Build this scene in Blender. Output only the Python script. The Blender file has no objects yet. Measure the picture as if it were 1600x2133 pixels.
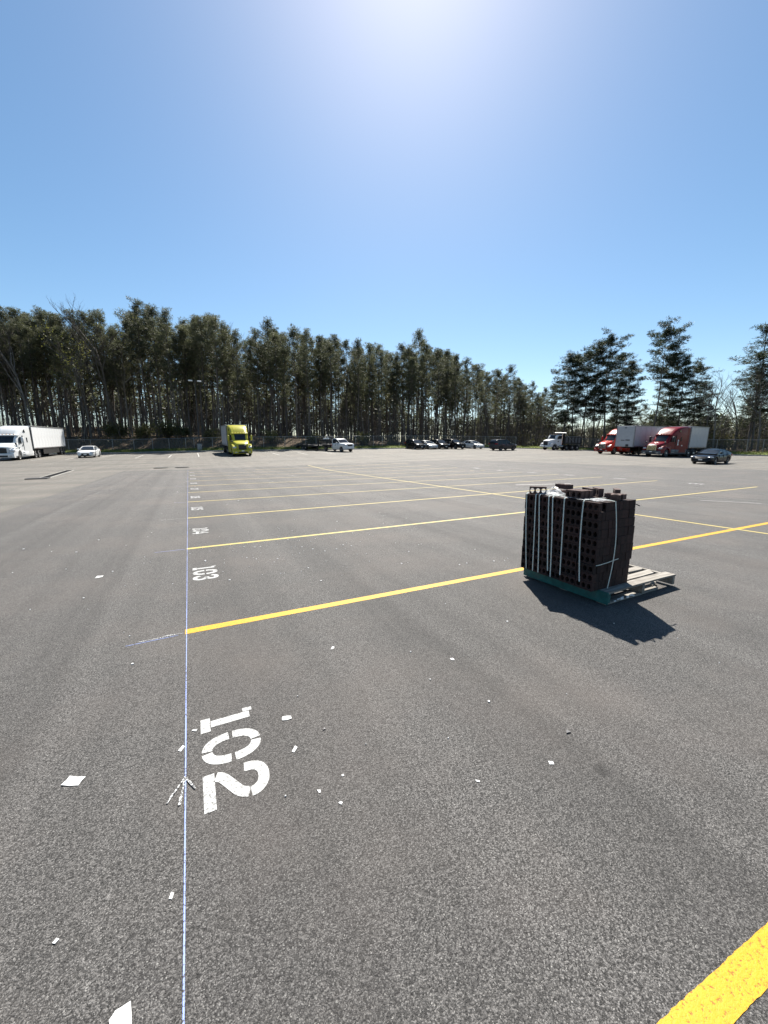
import bpy, math, random
import numpy as np
from mathutils import Vector, Matrix

# ------------------------------------------------------------------ camera, sky, sun, exposure
scene = bpy.context.scene
C = scene.collection
PI = math.pi
RAD = math.radians

SUN_AZ, SUN_EL = RAD(31.0), RAD(52.0)          # azimuth measured from +Y towards +X

cam_d = bpy.data.cameras.new('camera')
cam = bpy.data.objects.new('camera', cam_d)
C.objects.link(cam)
cam_d.sensor_fit = 'HORIZONTAL'
cam_d.sensor_width = 36.0
cam_d.lens = 18.0
cam_d.clip_start = 0.05
cam_d.clip_end = 6000.0
cam.matrix_world = Matrix(((0.89367, 0.07224, -0.44287, 0.0),
                           (-0.44872, 0.14388, -0.88201, 0.0),
                           (0.0, 0.98695, 0.16100, 1.6),
                           (0, 0, 0, 1)))
scene.camera = cam

world = bpy.data.worlds.new('World')
scene.world = world
world.use_nodes = True
wn = world.node_tree
wn.nodes.clear()
w_out = wn.nodes.new('ShaderNodeOutputWorld')
w_bg = wn.nodes.new('ShaderNodeBackground')
w_sky = wn.nodes.new('ShaderNodeTexSky')
w_sky.sky_type = 'NISHITA'
w_sky.sun_disc = False
w_sky.sun_elevation = SUN_EL
w_sky.sun_rotation = SUN_AZ
w_sky.altitude = 200
w_sky.air_density = 1.0
w_sky.dust_density = 0.5
w_sky.ozone_density = 1.5
w_bg.inputs['Strength'].default_value = 0.058
w_hs = wn.nodes.new('ShaderNodeHueSaturation')      # a phone camera's colour rendering of a clear sky
w_hs.inputs['Hue'].default_value = 0.492
w_hs.inputs['Saturation'].default_value = 1.14
wn.links.new(w_sky.outputs[0], w_hs.inputs['Color'])
wn.links.new(w_hs.outputs[0], w_bg.inputs['Color'])
wn.links.new(w_bg.outputs[0], w_out.inputs['Surface'])

sun_d = bpy.data.lights.new('sun', 'SUN')
sun_d.energy = 5.0
sun_d.angle = RAD(0.55)
sun_d.color = (1.0, 0.95, 0.87)
sun = bpy.data.objects.new('sun', sun_d)
C.objects.link(sun)
sdir = Vector((math.sin(SUN_AZ) * math.cos(SUN_EL), math.cos(SUN_AZ) * math.cos(SUN_EL), math.sin(SUN_EL)))
sun.rotation_euler = sdir.to_track_quat('Z', 'Y').to_euler()
sun.location = (0, 0, 60)

scene.view_settings.view_transform = 'Standard'
scene.view_settings.look = 'None'
scene.view_settings.exposure = 1.32
scene.view_settings.gamma = 1.0
scene.view_settings.use_curve_mapping = False
scene.cycles.max_bounces = 6
scene.cycles.transparent_max_bounces = 24
scene.cycles.sample_clamp_indirect = 4.0

# ------------------------------------------------------------------ terrain functions
def sm(a, b, x):
    t = min(1.0, max(0.0, (x - a) / (b - a)))
    return t * t * (3 - 2 * t)

def gz(x, y):
    """height of the lot: level near the camera, rising gently past the drain line"""
    F = x * .4487 + y * .8937
    L = x * .8937 - y * .4487
    s = max(0.0, F - 29.0)
    m = max(.7, 1 + .15 * (1 - min(4.0, (L / 25) ** 2)))
    return .042 * s * s / (s + 5) * m

C0 = (20.0, 0.0)
EDGE = [(80, 0), (75, 22), (72.5, 30), (72, 36), (72, 43), (68, 52), (57, 57.5), (46, 60.5), (33, 61), (25, 62), (17, 65), (9, 69), (3, 72.5),
        (-6, 78.5), (-17, 81), (-30, 82.5), (-60, 84), (-60, -40), (80, -40)]

def rb(th):
    dx, dy = math.cos(th), math.sin(th)
    best = None
    for i in range(len(EDGE)):
        ax, ay = EDGE[i]
        bx, by = EDGE[(i + 1) % len(EDGE)]
        ax -= C0[0]; ay -= C0[1]; bx -= C0[0]; by -= C0[1]
        ex, ey = bx - ax, by - ay
        den = dx * ey - dy * ex
        if abs(den) < 1e-9:
            continue
        t = (ax * ey - ay * ex) / den
        s = (ax * dy - ay * dx) / den
        if t > 0 and -1e-6 <= s <= 1 + 1e-6:
            best = t if best is None else min(best, t)
    return best

def polar(x, y):
    return math.atan2(y - C0[1], x - C0[0]), math.hypot(x - C0[0], y - C0[1])

def at_polar(th, r):
    return C0[0] + r * math.cos(th), C0[1] + r * math.sin(th)

def tz(x, y):
    th, r = polar(x, y)
    b = rb(th)
    d = r - b
    if d <= 0:
        return gz(x, y)
    bx, by = at_polar(th, b)
    left = sm(60, 0, bx)
    return gz(bx, by) + .13 + .38 * sm(0, 4, d) + left * (1.9 * sm(4, 14, d) + .05 * min(40.0, max(0.0, d - 10)) + 5.0 * sm(40, 110, d)) + (1 - left) * .4 * sm(3, 20, d)

# ------------------------------------------------------------------ mesh helpers
class MB:
    def __init__(self):
        self.v = []
        self.f = []

    def add(self, vs, fs):
        n = len(self.v)
        self.v.extend([tuple(p) for p in vs])
        self.f.extend([tuple(i + n for i in q) for q in fs])
        return self

    def box(self, x0, x1, y0, y1, z0, z1, b=0.0):
        if b <= 0:
            vs = [(x, y, z) for z in (z0, z1) for y in (y0, y1) for x in (x0, x1)]
            return self.add(vs, [(0, 2, 3, 1), (4, 5, 7, 6), (0, 1, 5, 4), (2, 6, 7, 3), (0, 4, 6, 2), (1, 3, 7, 5)])
        xs, ys, zs = (x0, x1), (y0, y1), (z0, z1)
        vs, idx = [], {}
        for i in (0, 1):
            for j in (0, 1):
                for k in (0, 1):
                    sx, sy, sz = (1 - 2 * i), (1 - 2 * j), (1 - 2 * k)
                    X, Y, Z = xs[i], ys[j], zs[k]
                    idx[i, j, k] = len(vs)
                    vs += [(X, Y + sy * b, Z + sz * b), (X + sx * b, Y, Z + sz * b), (X + sx * b, Y + sy * b, Z)]
        fs = []
        I = idx
        for i in (0, 1):
            q = [I[i, 0, 0], I[i, 1, 0], I[i, 1, 1], I[i, 0, 1]]
            fs.append(tuple(q if i else q[::-1]))
        for j in (0, 1):
            q = [I[0, j, 0] + 1, I[1, j, 0] + 1, I[1, j, 1] + 1, I[0, j, 1] + 1]
            fs.append(tuple(q[::-1] if j else q))
        for k in (0, 1):
            q = [I[0, 0, k] + 2, I[1, 0, k] + 2, I[1, 1, k] + 2, I[0, 1, k] + 2]
            fs.append(tuple(q if k else q[::-1]))
        for i in (0, 1):
            for j in (0, 1):
                fs.append((I[i, j, 0], I[i, j, 1], I[i, j, 1] + 1, I[i, j, 0] + 1))
            for k in (0, 1):
                fs.append((I[i, 0, k], I[i, 1, k], I[i, 1, k] + 2, I[i, 0, k] + 2))
        for j in (0, 1):
            for k in (0, 1):
                fs.append((I[0, j, k] + 1, I[1, j, k] + 1, I[1, j, k] + 2, I[0, j, k] + 2))
        for i in (0, 1):
            for j in (0, 1):
                for k in (0, 1):
                    a = I[i, j, k]
                    fs.append((a, a + 1, a + 2))
        return self.add(vs, fs)

    def tube(self, pts, rad, n=6, cap=True):
        pts = [Vector(p) for p in pts]
        if not hasattr(rad, '__len__'):
            rad = [rad] * len(pts)
        rings = []
        for i, p in enumerate(pts):
            a = pts[max(0, i - 1)]
            c = pts[min(len(pts) - 1, i + 1)]
            t = (c - a).normalized()
            up = Vector((0, 0, 1)) if abs(t.z) < .9 else Vector((1, 0, 0))
            s = t.cross(up).normalized()
            u = s.cross(t)
            rings.append([p + (s * math.cos(2 * PI * k / n) + u * math.sin(2 * PI * k / n)) * rad[i] for k in range(n)])
        vs = [q for r in rings for q in r]
        fs = []
        for i in range(len(rings) - 1):
            for k in range(n):
                k2 = (k + 1) % n
                fs.append((i * n + k, i * n + k2, (i + 1) * n + k2, (i + 1) * n + k))
        if cap:
            fs.append(tuple(range(n))[::-1])
            fs.append(tuple((len(rings) - 1) * n + k for k in range(n)))
        return self.add(vs, fs)

    def loft(self, rings, cap=True):
        n = len(rings[0])
        vs = [q for r in rings for q in r]
        fs = []
        for i in range(len(rings) - 1):
            for k in range(n):
                k2 = (k + 1) % n
                fs.append((i * n + k, i * n + k2, (i + 1) * n + k2, (i + 1) * n + k))
        if cap:
            fs.append(tuple(range(n))[::-1])
            fs.append(tuple((len(rings) - 1) * n + k for k in range(n)))
        return self.add(vs, fs)

    def strip(self, rows):
        """open grid of points"""
        n = len(rows[0])
        vs = [q for r in rows for q in r]
        fs = [(i * n + k, i * n + k + 1, (i + 1) * n + k + 1, (i + 1) * n + k) for i in range(len(rows) - 1) for k in range(n - 1)]
        return self.add(vs, fs)

    def prism(self, poly, axis, a0, a1):
        """poly in the plane across axis ('y': (x,z); 'x': (y,z); 'z': (x,y))"""
        def P(p, a):
            return {'y': (p[0], a, p[1]), 'x': (a, p[0], p[1]), 'z': (p[0], p[1], a)}[axis]
        n = len(poly)
        vs = [P(p, a0) for p in poly] + [P(p, a1) for p in poly]
        fs = [tuple(range(n))[::-1], tuple(range(n, 2 * n))] + [(i, (i + 1) % n, n + (i + 1) % n, n + i) for i in range(n)]
        return self.add(vs, fs)

    def lathe_y(self, prof, cx, cz, n=20, closed=True):
        """profile of (y, radius) turned about the line x=cx, z=cz"""
        rings = [[(cx + r * math.cos(2 * PI * k / n), y, cz + r * math.sin(2 * PI * k / n)) for k in range(n)] for y, r in prof]
        return self.loft(rings, cap=closed)

    def build(self, name, mat, parent=None, smooth=None, loc=None):
        me = bpy.data.meshes.new(name)
        me.from_pydata(self.v, [], self.f)
        me.update()
        import bmesh
        if len(self.f) < 20000:
            bm = bmesh.new(); bm.from_mesh(me)
            bmesh.ops.recalc_face_normals(bm, faces=bm.faces)
            bm.to_mesh(me); bm.free()
        if smooth is not None:
            me.shade_smooth()
            me.set_sharp_from_angle(angle=RAD(smooth))
        me.materials.append(mat)
        return link(name, me, parent, loc)

def link(name, me, parent=None, loc=None, rot=None, scale=None):
    o = bpy.data.objects.new(name, me)
    C.objects.link(o)
    if parent is not None:
        o.parent = parent
    if loc is not None:
        o.location = loc
    if rot is not None:
        o.rotation_euler = rot
    if scale is not None:
        o.scale = scale
    return o

def tag(o, label=None, cat=None, group=None, kind=None):
    if label: o['label'] = label
    if cat: o['category'] = cat
    if group: o['group'] = group
    if kind: o['kind'] = kind
    return o

def thing(name, label, cat, loc=(0, 0, 0), rz=0.0, group=None, rot=None):
    o = bpy.data.objects.new(name, None)
    o.empty_display_size = .3
    C.objects.link(o)
    o.location = loc
    o.rotation_euler = rot if rot is not None else (0, 0, rz)
    return tag(o, label, cat, group)

# ------------------------------------------------------------------ materials
class NT:
    """small wrapper for building node materials"""
    def __init__(self, name):
        self.m = bpy.data.materials.new(name)
        self.m.use_nodes = True
        self.t = self.m.node_tree
        self.b = self.t.nodes['Principled BSDF']
        self.out = self.t.nodes['Material Output']

    def n(self, kind, **kw):
        nd = self.t.nodes.new(kind)
        for k, v in kw.items():
            if k.startswith('i_'):
                key = k[2:]
                key = int(key) if key.isdigit() else key
                if hasattr(v, 'node') or isinstance(v, bpy.types.NodeSocket):
                    self.t.links.new(v, nd.inputs[key])
                else:
                    nd.inputs[key].default_value = v
            else:
                setattr(nd, k, v)
        return nd

    def link(self, a, b):
        self.t.links.new(a, b)

    def coords(self, which='Object'):
        return self.n('ShaderNodeTexCoord').outputs[which]

    def noise(self, vec, scale, detail=4, rough=.55, dist=0.0):
        nd = self.n('ShaderNodeTexNoise')
        nd.inputs['Scale'].default_value = scale
        nd.inputs['Detail'].default_value = detail
        nd.inputs['Roughness'].default_value = rough
        nd.inputs['Distortion'].default_value = dist
        self.link(vec, nd.inputs['Vector'])
        return nd.outputs['Fac']

    def mapping(self, vec, scale=(1, 1, 1), loc=(0, 0, 0), rot=(0, 0, 0)):
        nd = self.n('ShaderNodeMapping')
        nd.inputs['Scale'].default_value = scale
        nd.inputs['Location'].default_value = loc
        nd.inputs['Rotation'].default_value = rot
        self.link(vec, nd.inputs['Vector'])
        return nd.outputs[0]

    def ramp(self, fac, stops):
        nd = self.n('ShaderNodeValToRGB')
        el = nd.color_ramp.elements
        while len(el) < len(stops):
            el.new(.5)
        for e, (p, c) in zip(el, stops):
            e.position = p
            e.color = (*c, 1) if len(c) == 3 else c
        self.link(fac, nd.inputs[0])
        return nd.outputs[0]

    def mix(self, fac, a, b, mode='MIX'):
        nd = self.n('ShaderNodeMix', data_type='RGBA', blend_type=mode)
        for s, v in ((nd.inputs[0], fac), (nd.inputs[6], a), (nd.inputs[7], b)):
            if isinstance(v, bpy.types.NodeSocket):
                self.link(v, s)
            elif isinstance(v, (tuple, list)):
                s.default_value = (*v, 1) if len(v) == 3 else v
            else:
                s.default_value = v
        return nd.outputs[2]

    def math(self, op, a, b=0.0, c=0.0, clamp=False):
        nd = self.n('ShaderNodeMath', operation=op, use_clamp=clamp)
        for s, v in zip(nd.inputs, (a, b, c)):
            if isinstance(v, bpy.types.NodeSocket):
                self.link(v, s)
            else:
                s.default_value = v
        return nd.outputs[0]

    def bump(self, h, strength=.3, dist=.01):
        nd = self.n('ShaderNodeBump')
        nd.inputs['Strength'].default_value = strength
        nd.inputs['Distance'].default_value = dist
        self.link(h, nd.inputs['Height'])
        self.link(nd.outputs[0], self.b.inputs['Normal'])

    def base(self, col):
        if isinstance(col, bpy.types.NodeSocket):
            self.link(col, self.b.inputs['Base Color'])
        else:
            self.b.inputs['Base Color'].default_value = (*col, 1)

    def set(self, **kw):
        for k, v in kw.items():
            self.b.inputs[{'rough': 'Roughness', 'metal': 'Metallic', 'spec': 'Specular IOR Level', 'coat': 'Coat Weight',
                           'coat_rough': 'Coat Roughness', 'trans': 'Transmission Weight', 'alpha': 'Alpha', 'ior': 'IOR'}[k]].default_value = v
        return self

def rough_mat(name, col, var=.25, scale=8.0, rough=.6, metal=0.0, spec=.5, bump=0.0, bscale=60.0, coat=0.0, dirt=None, vary=0.0):
    t = NT(name)
    v = t.coords()
    nz = t.noise(v, scale, 5, .6)
    dark = tuple(c * (1 - var) for c in col)
    lite = tuple(min(1, c * (1 + var)) for c in col)
    c = t.ramp(nz, [(.3, dark), (.7, lite)])
    if dirt is not None:
        d = t.noise(v, scale * .4, 6, .7)
        c = t.mix(t.ramp(d, [(.5, (0, 0, 0)), (.72, (.6, .6, .6))]), c, dirt)
    if vary:
        oi = t.n('ShaderNodeObjectInfo').outputs['Random']
        f = t.math('MULTIPLY_ADD', oi, vary * 2, 1 - vary)
        hs = t.n('ShaderNodeHueSaturation')
        t.link(c, hs.inputs['Color']); t.link(f, hs.inputs['Value'])
        c = hs.outputs[0]
    t.base(c)
    t.set(rough=rough, metal=metal, spec=spec, coat=coat, coat_rough=.06)
    if bump:
        t.bump(t.noise(v, bscale, 4, .6), bump, .01)
    return t.m

def asphalt(name, lo, hi, lanes, seam_x=None, stain=None):
    t = NT(name)
    v = t.coords()
    # crushed stone set in binder: every stone its own tone, dark gaps between, a few pale ones
    vor = t.n('ShaderNodeTexVoronoi', feature='F1')
    vor.inputs['Scale'].default_value = 200
    vor.inputs['Randomness'].default_value = 1.0
    wv = t.n('ShaderNodeMix', data_type='VECTOR')
    wv.inputs[0].default_value = .012
    nzc = t.n('ShaderNodeTexNoise'); nzc.inputs['Scale'].default_value = 90; t.link(v, nzc.inputs['Vector'])
    t.link(v, wv.inputs[4]); t.link(nzc.outputs['Color'], wv.inputs[5])
    t.link(wv.outputs[1], vor.inputs['Vector'])
    cell = t.n('ShaderNodeSeparateColor')
    t.link(vor.outputs['Color'], cell.inputs[0])
    agg = t.noise(v, 120, 4, .78)
    fine = t.noise(v, 240, 2, .6)
    val = t.math('MULTIPLY_ADD', cell.outputs[0], .34, t.math('MULTIPLY_ADD', fine, .22, t.math('MULTIPLY', agg, .62)))
    c = t.ramp(val, [(.36, tuple(q * .28 for q in lo)), (.50, lo), (.62, hi), (.78, tuple(q * 1.75 for q in hi))])
    gap = t.ramp(vor.outputs['Distance'], [(.42, (0, 0, 0)), (.62, (.5, .5, .5))])
    c = t.mix(gap, c, tuple(q * .3 for q in lo))
    spk = t.math('MULTIPLY', t.math('GREATER_THAN', cell.outputs[1], .95), t.math('LESS_THAN', vor.outputs['Distance'], .42))
    c = t.mix(t.math('MULTIPLY', spk, .7), c, (.34, .33, .31))
    # broad tone changes: paving lanes and patches
    lane = t.noise(t.mapping(v, (1.5, .022, .5)), 1.0, 4, .55)
    blot = t.noise(v, .16, 5, .6)
    c = t.mix(t.ramp(lane, [(.36, (.42, .42, .42)), (.62, (0, 0, 0))]), c, tuple(q * lanes for q in lo))
    c = t.mix(t.ramp(blot, [(.4, (0, 0, 0)), (.8, (.22, .22, .22))]), c, tuple(q * .62 for q in hi))
    warm = t.noise(v, .5, 4, .6)
    c = t.mix(t.ramp(warm, [(.45, (0, 0, 0)), (.7, (.5, .5, .5))]), c, (hi[0] * 1.02, hi[1] * .93, hi[2] * .88))
    if seam_x is not None:
        sx = t.n('ShaderNodeSeparateXYZ'); t.link(v, sx.inputs[0])
        wob = t.math('MULTIPLY_ADD', t.noise(v, .8, 3, .6), .25, -.125)
        xx = t.math('ADD', sx.outputs[0], wob)
        for x0, wd, k in seam_x:
            dd = t.math('ABSOLUTE', t.math('SUBTRACT', xx, x0))
            mk = t.math('SUBTRACT', 1.0, t.math('DIVIDE', dd, wd), clamp=True)
            mk = t.math('MULTIPLY', mk, t.math('MULTIPLY_ADD', t.noise(v, 1.7, 4, .6), .9, .15))
            c = t.mix(t.math('MULTIPLY', mk, k, clamp=True), c, tuple(q * .35 for q in lo))
    if stain is not None:
        st = t.noise(t.mapping(v, (.05, .6, 1), rot=(0, 0, RAD(26.7))), 1.0, 5, .65)
        c = t.mix(t.ramp(st, [(.44, (0, 0, 0)), (.66, (.5, .5, .5))]), c, stain)
    # old drips, each a small round stain of its own
    dv = t.n('ShaderNodeTexVoronoi', feature='F1')
    dv.inputs['Scale'].default_value = 1.1
    t.link(v, dv.inputs['Vector'])
    dc = t.n('ShaderNodeSeparateColor'); t.link(dv.outputs['Color'], dc.inputs[0])
    rad = t.math('MULTIPLY', t.math('POWER', dc.outputs[0], 5.0), .085)
    dm = t.math('MULTIPLY', t.math('SUBTRACT', rad, t.math('ADD', dv.outputs['Distance'], t.math('MULTIPLY_ADD', t.noise(v, 30, 3, .6), .03, -.015))), 45.0, clamp=True)
    c = t.mix(t.math('MULTIPLY', dm, .45), c, tuple(q * .4 for q in lo))
    t.base(c)
    t.set(rough=.78, spec=.2)
    h = t.math('SUBTRACT', t.math('ADD', agg, t.math('MULTIPLY', fine, .3)), t.math('MULTIPLY', vor.outputs['Distance'], .35))
    t.bump(h, .65, .011)
    return t.m

def paint_mark(name, col, pit, lo=.30, wear=.62, pitmix=1.0):
    """road paint rolled over coarse aggregate: pits stay unpainted"""
    t = NT(name)
    v = t.coords()
    agg = t.noise(v, 85, 4, .78)
    big = t.noise(v, 2.2, 4, .6)
    thr = t.math('MULTIPLY_ADD', big, .10, lo)
    mk = t.math('MULTIPLY', t.math('SUBTRACT', thr, agg), 26.0, clamp=True)
    c = t.mix(t.math('MULTIPLY', mk, pitmix), col, pit)
    c = t.mix(t.ramp(t.noise(v, 30, 4, .6), [(.4, (0, 0, 0)), (.75, (.35, .35, .35))]), c, tuple(q * wear for q in col))
    t.base(c)
    t.set(rough=.55, spec=.3)
    t.bump(agg, .3, .008)
    return t.m

M = {}
M['new_asphalt'] = asphalt('new_asphalt', (.0600, .0575, .0550), (.126, .1205, .1150), .62, seam_x=[(1.73, .15, .26), (-1.6, .22, .34), (-2.5, .18, .32), (-3.3, .15, .30), (-.95, .12, .2), (6.9, .2, .12)])
M['old_asphalt'] = asphalt('old_asphalt', (.098, .092, .081), (.178, .168, .150), .8, stain=(.062, .059, .054))
M['yellow_paint'] = paint_mark('yellow_paint', (.50, .275, .008), (.22, .085, .008), .38)
M['yellow_paint_glare'] = paint_mark('yellow_paint_glare', (.44, .355, .10), (.18, .13, .05), .40)  # sun glare on the farther lines, painted in as a paler yellow
M['white_paint'] = paint_mark('white_paint', (.40, .40, .39), (.13, .13, .125), .42)
M['old_white_paint'] = paint_mark('old_white_paint', (.46, .45, .42), (.16, .15, .14), .42)

def chalk(name, col, thr):
    t = NT(name)
    v = t.coords()
    n1 = t.noise(v, 130, 3, .6)
    n2 = t.noise(v, 3, 3, .6)
    f = t.math('MULTIPLY', t.math('SUBTRACT', t.math('MULTIPLY_ADD', n2, .35, n1), thr), 12.0, clamp=True)
    t.base(t.mix(f, (.07, .07, .072), col))
    t.set(rough=.9, spec=.2)
    return t.m
M['blue_chalk'] = chalk('blue_chalk', (.25, .31, .56), .54)
M['white_chalk'] = chalk('white_chalk', (.55, .55, .54), .63)

def ground_mat():
    t = NT('ground')
    v = t.coords()
    a = t.noise(v, .8, 6, .65)
    b = t.noise(v, 7, 5, .65)
    grass = t.ramp(b, [(.3, (.04, .055, .012)), (.55, (.095, .12, .024)), (.75, (.17, .165, .05))])
    litter = t.ramp(b, [(.3, (.035, .024, .015)), (.55, (.085, .058, .036)), (.75, (.16, .115, .075))])
    # vertex attribute: how far behind the kerb
    at = t.n('ShaderNodeAttribute', attribute_name='verge')
    f = t.math('ADD', at.outputs['Fac'], t.math('MULTIPLY_ADD', a, .7, -.35), clamp=True)
    t.base(t.mix(f, litter, grass))
    t.set(rough=.95, spec=.15)
    t.bump(b, .8, .08)
    return t.m
M['ground'] = ground_mat()
M['concrete'] = rough_mat('concrete', (.27, .26, .235), .2, 3, .9, bump=.2, dirt=(.2, .19, .17))
M['grate_iron'] = rough_mat('grate_iron', (.03, .028, .027), .4, 12, .6, metal=.3)
M['galvanised'] = rough_mat('galvanised', (.28, .285, .29), .2, 6, .45, metal=.7)
M['pole_bronze'] = rough_mat('pole_bronze', (.035, .03, .027), .2, 3, .5)
M['lamp_white'] = rough_mat('lamp_white', (.75, .75, .73), .1, 3, .4)

def leafy(name, lo, hi, trans=.35, scale=1.2):
    t = NT(name)
    v = t.coords()
    nz = t.noise(v, scale, 4, .6)
    oi = t.n('ShaderNodeObjectInfo').outputs['Random']
    f = t.math('ADD', nz, t.math('MULTIPLY_ADD', oi, .24, -.12))
    c = t.ramp(f, [(.3, lo), (.7, hi)])
    t.base(c)
    t.set(rough=.55, spec=.3)
    tr = t.n('ShaderNodeBsdfTranslucent')
    t.link(c, tr.inputs[0])
    mx = t.n('ShaderNodeMixShader'); mx.inputs[0].default_value = trans
    t.link(t.b.outputs[0], mx.inputs[1]); t.link(tr.outputs[0], mx.inputs[2])
    t.link(mx.outputs[0], t.out.inputs['Surface'])
    return t.m
M['needles'] = leafy('needles', (.043, .050, .029), (.120, .127, .068), .48)
M['needles_dark'] = leafy('needles_dark', (.018, .027, .015), (.055, .070, .035), .4)
M['young_leaf'] = leafy('young_leaf', (.10, .11, .025), (.21, .20, .06), .45)
M['brush_leaf'] = leafy('brush_leaf', (.05, .055, .018), (.16, .15, .055), .35)
M['grass_blade'] = leafy('grass_blade', (.06, .085, .014), (.17, .19, .04), .35)

def bark(name, lo, hi):
    t = NT(name)
    v = t.coords()
    nz = t.noise(t.mapping(v, (3, 3, .6)), 2.0, 6, .65)
    c = t.ramp(nz, [(.3, lo), (.7, hi)])
    hs = t.n('ShaderNodeHueSaturation')
    oi = t.n('ShaderNodeObjectInfo').outputs['Random']
    t.link(t.math('MULTIPLY_ADD', oi, .7, .65), hs.inputs['Value']); t.link(c, hs.inputs['Color'])
    t.base(hs.outputs[0])
    t.set(rough=.9, spec=.2)
    t.bump(nz, .6, .04)
    return t.m
M['pine_bark'] = bark('pine_bark', (.060, .050, .044), (.17, .145, .128))
M['grey_bark'] = bark('grey_bark', (.09, .080, .070), (.22, .20, .175))
M['twig'] = rough_mat('twig', (.080, .064, .055), .5, .5, .9)
M['bare_twig'] = rough_mat('bare_twig', (.075, .062, .052), .4, .5, .9)
M['dead_twig'] = rough_mat('dead_twig', (.19, .165, .14), .4, .7, .9)

def car_paint(name, col, rough=.3, metal=0.0, dirt=.12):
    t = NT(name)
    v = t.coords()
    d = t.noise(v, 1.6, 5, .65)
    c = t.mix(t.math('MULTIPLY', d, dirt), col, (.25, .22, .18))
    t.base(c)
    t.set(rough=rough, metal=metal, coat=.06, coat_rough=.05, spec=.15)
    return t.m
M['paint_white'] = car_paint('paint_white', (.62, .63, .63))
M['paint_white_dull'] = car_paint('paint_white_dull', (.70, .71, .71), .45)
M['paint_yellow'] = car_paint('paint_yellow', (.40, .37, .045), dirt=.04)
M['paint_red'] = car_paint('paint_red', (.135, .004, .010), dirt=.012)
M['paint_orange_red'] = car_paint('paint_orange_red', (.30, .016, .010), dirt=.02)
M['paint_black'] = car_paint('paint_black', (.006, .006, .007), .25, dirt=.015)
M['paint_navy'] = car_paint('paint_navy', (.005, .006, .009), .22, dirt=.01)
M['paint_grey'] = car_paint('paint_grey', (.045, .045, .048), .3, .2)
M['paint_silver'] = car_paint('paint_silver', (.45, .46, .47), .3, .5)
M['dark_plastic'] = rough_mat('dark_plastic', (.022, .022, .023), .3, 5, .55)
M['grey_plastic'] = rough_mat('grey_plastic', (.075, .08, .088), .25, 4, .55)
M['rubber'] = rough_mat('rubber', (.018, .018, .018), .4, 9, .85, dirt=(.06, .055, .05))
M['alloy'] = rough_mat('alloy', (.50, .50, .50), .2, 9, .35, metal=.8)
M['chrome'] = rough_mat('chrome', (.70, .70, .70), .1, 6, .15, metal=1.0)
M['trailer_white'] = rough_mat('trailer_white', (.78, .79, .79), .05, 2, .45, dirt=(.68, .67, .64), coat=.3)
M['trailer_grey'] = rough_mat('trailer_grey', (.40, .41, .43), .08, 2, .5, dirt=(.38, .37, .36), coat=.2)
M['steel_black'] = rough_mat('steel_black', (.016, .016, .017), .4, 4, .6, dirt=(.045, .04, .035))
M['decal_white'] = rough_mat('decal_white', (.75, .74, .72), .1, 8, .5)
M['decal_dark'] = rough_mat('decal_dark', (.04, .04, .045), .2, 8, .5)
def glass(name, col):
    t = NT(name)
    t.base(t.ramp(t.noise(t.coords(), 1.5, 3, .5), [(.35, tuple(c * .7 for c in col)), (.65, tuple(c * 1.3 for c in col))]))
    t.set(rough=.06, spec=.32)
    return t.m
M['glass'] = glass('glass', (.018, .022, .026))
def lens():
    t = NT('lens')
    t.base(t.ramp(t.noise(t.coords(), 12, 2, .5), [(.4, (.35, .36, .37)), (.6, (.6, .6, .6))]))
    t.set(rough=.12, metal=.5, coat=1.0, coat_rough=.03)
    return t.m
M['lens'] = lens()
M['tail_lens'] = rough_mat('tail_lens', (.25, .012, .012), .2, 12, .2)
M['amber'] = rough_mat('amber', (.6, .25, .03), .2, 12, .3)
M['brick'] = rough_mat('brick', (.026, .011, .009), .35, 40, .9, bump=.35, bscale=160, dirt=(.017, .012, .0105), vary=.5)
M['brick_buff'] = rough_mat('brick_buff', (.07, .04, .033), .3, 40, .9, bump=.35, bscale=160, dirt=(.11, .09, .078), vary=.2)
M['strap'] = rough_mat('strap', (.50, .57, .54), .12, 30, .4, spec=.5)
M['teal_board'] = rough_mat('teal_board', (.014, .11, .10), .3, 14, .7, dirt=(.07, .10, .09), bump=.2)
def wood():
    t = NT('pallet_wood')
    v = t.coords()
    g = t.noise(t.mapping(v, (2, 34, 34)), 1.0, 5, .6, .4)
    c = t.ramp(g, [(.3, (.15, .135, .115)), (.55, (.27, .25, .22)), (.75, (.38, .355, .315))])
    d = t.noise(v, 5, 4, .6)
    c = t.mix(t.ramp(d, [(.5, (0, 0, 0)), (.75, (.6, .6, .6))]), c, (.12, .105, .09))
    t.base(c); t.set(rough=.85, spec=.2); t.bump(g, .4, .006)
    return t.m
M['pallet_wood'] = wood()
def film():
    t = NT('plastic_film')
    t.base((.85, .86, .86))
    t.set(rough=.25, spec=.5)
    tr = t.n('ShaderNodeBsdfTransparent')
    mx = t.n('ShaderNodeMixShader')
    f = t.ramp(t.noise(t.coords(), 22, 4, .6), [(.35, (.08, .08, .08)), (.7, (.5, .5, .5))])
    t.link(f, mx.inputs[0]); t.link(tr.outputs[0], mx.inputs[1]); t.link(t.b.outputs[0], mx.inputs[2])
    t.link(mx.outputs[0], t.out.inputs['Surface'])
    return t.m
M['plastic_film'] = film()
M['paper'] = rough_mat('paper', (.60, .60, .59), .12, 25, .8, dirt=(.36, .35, .32))
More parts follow.
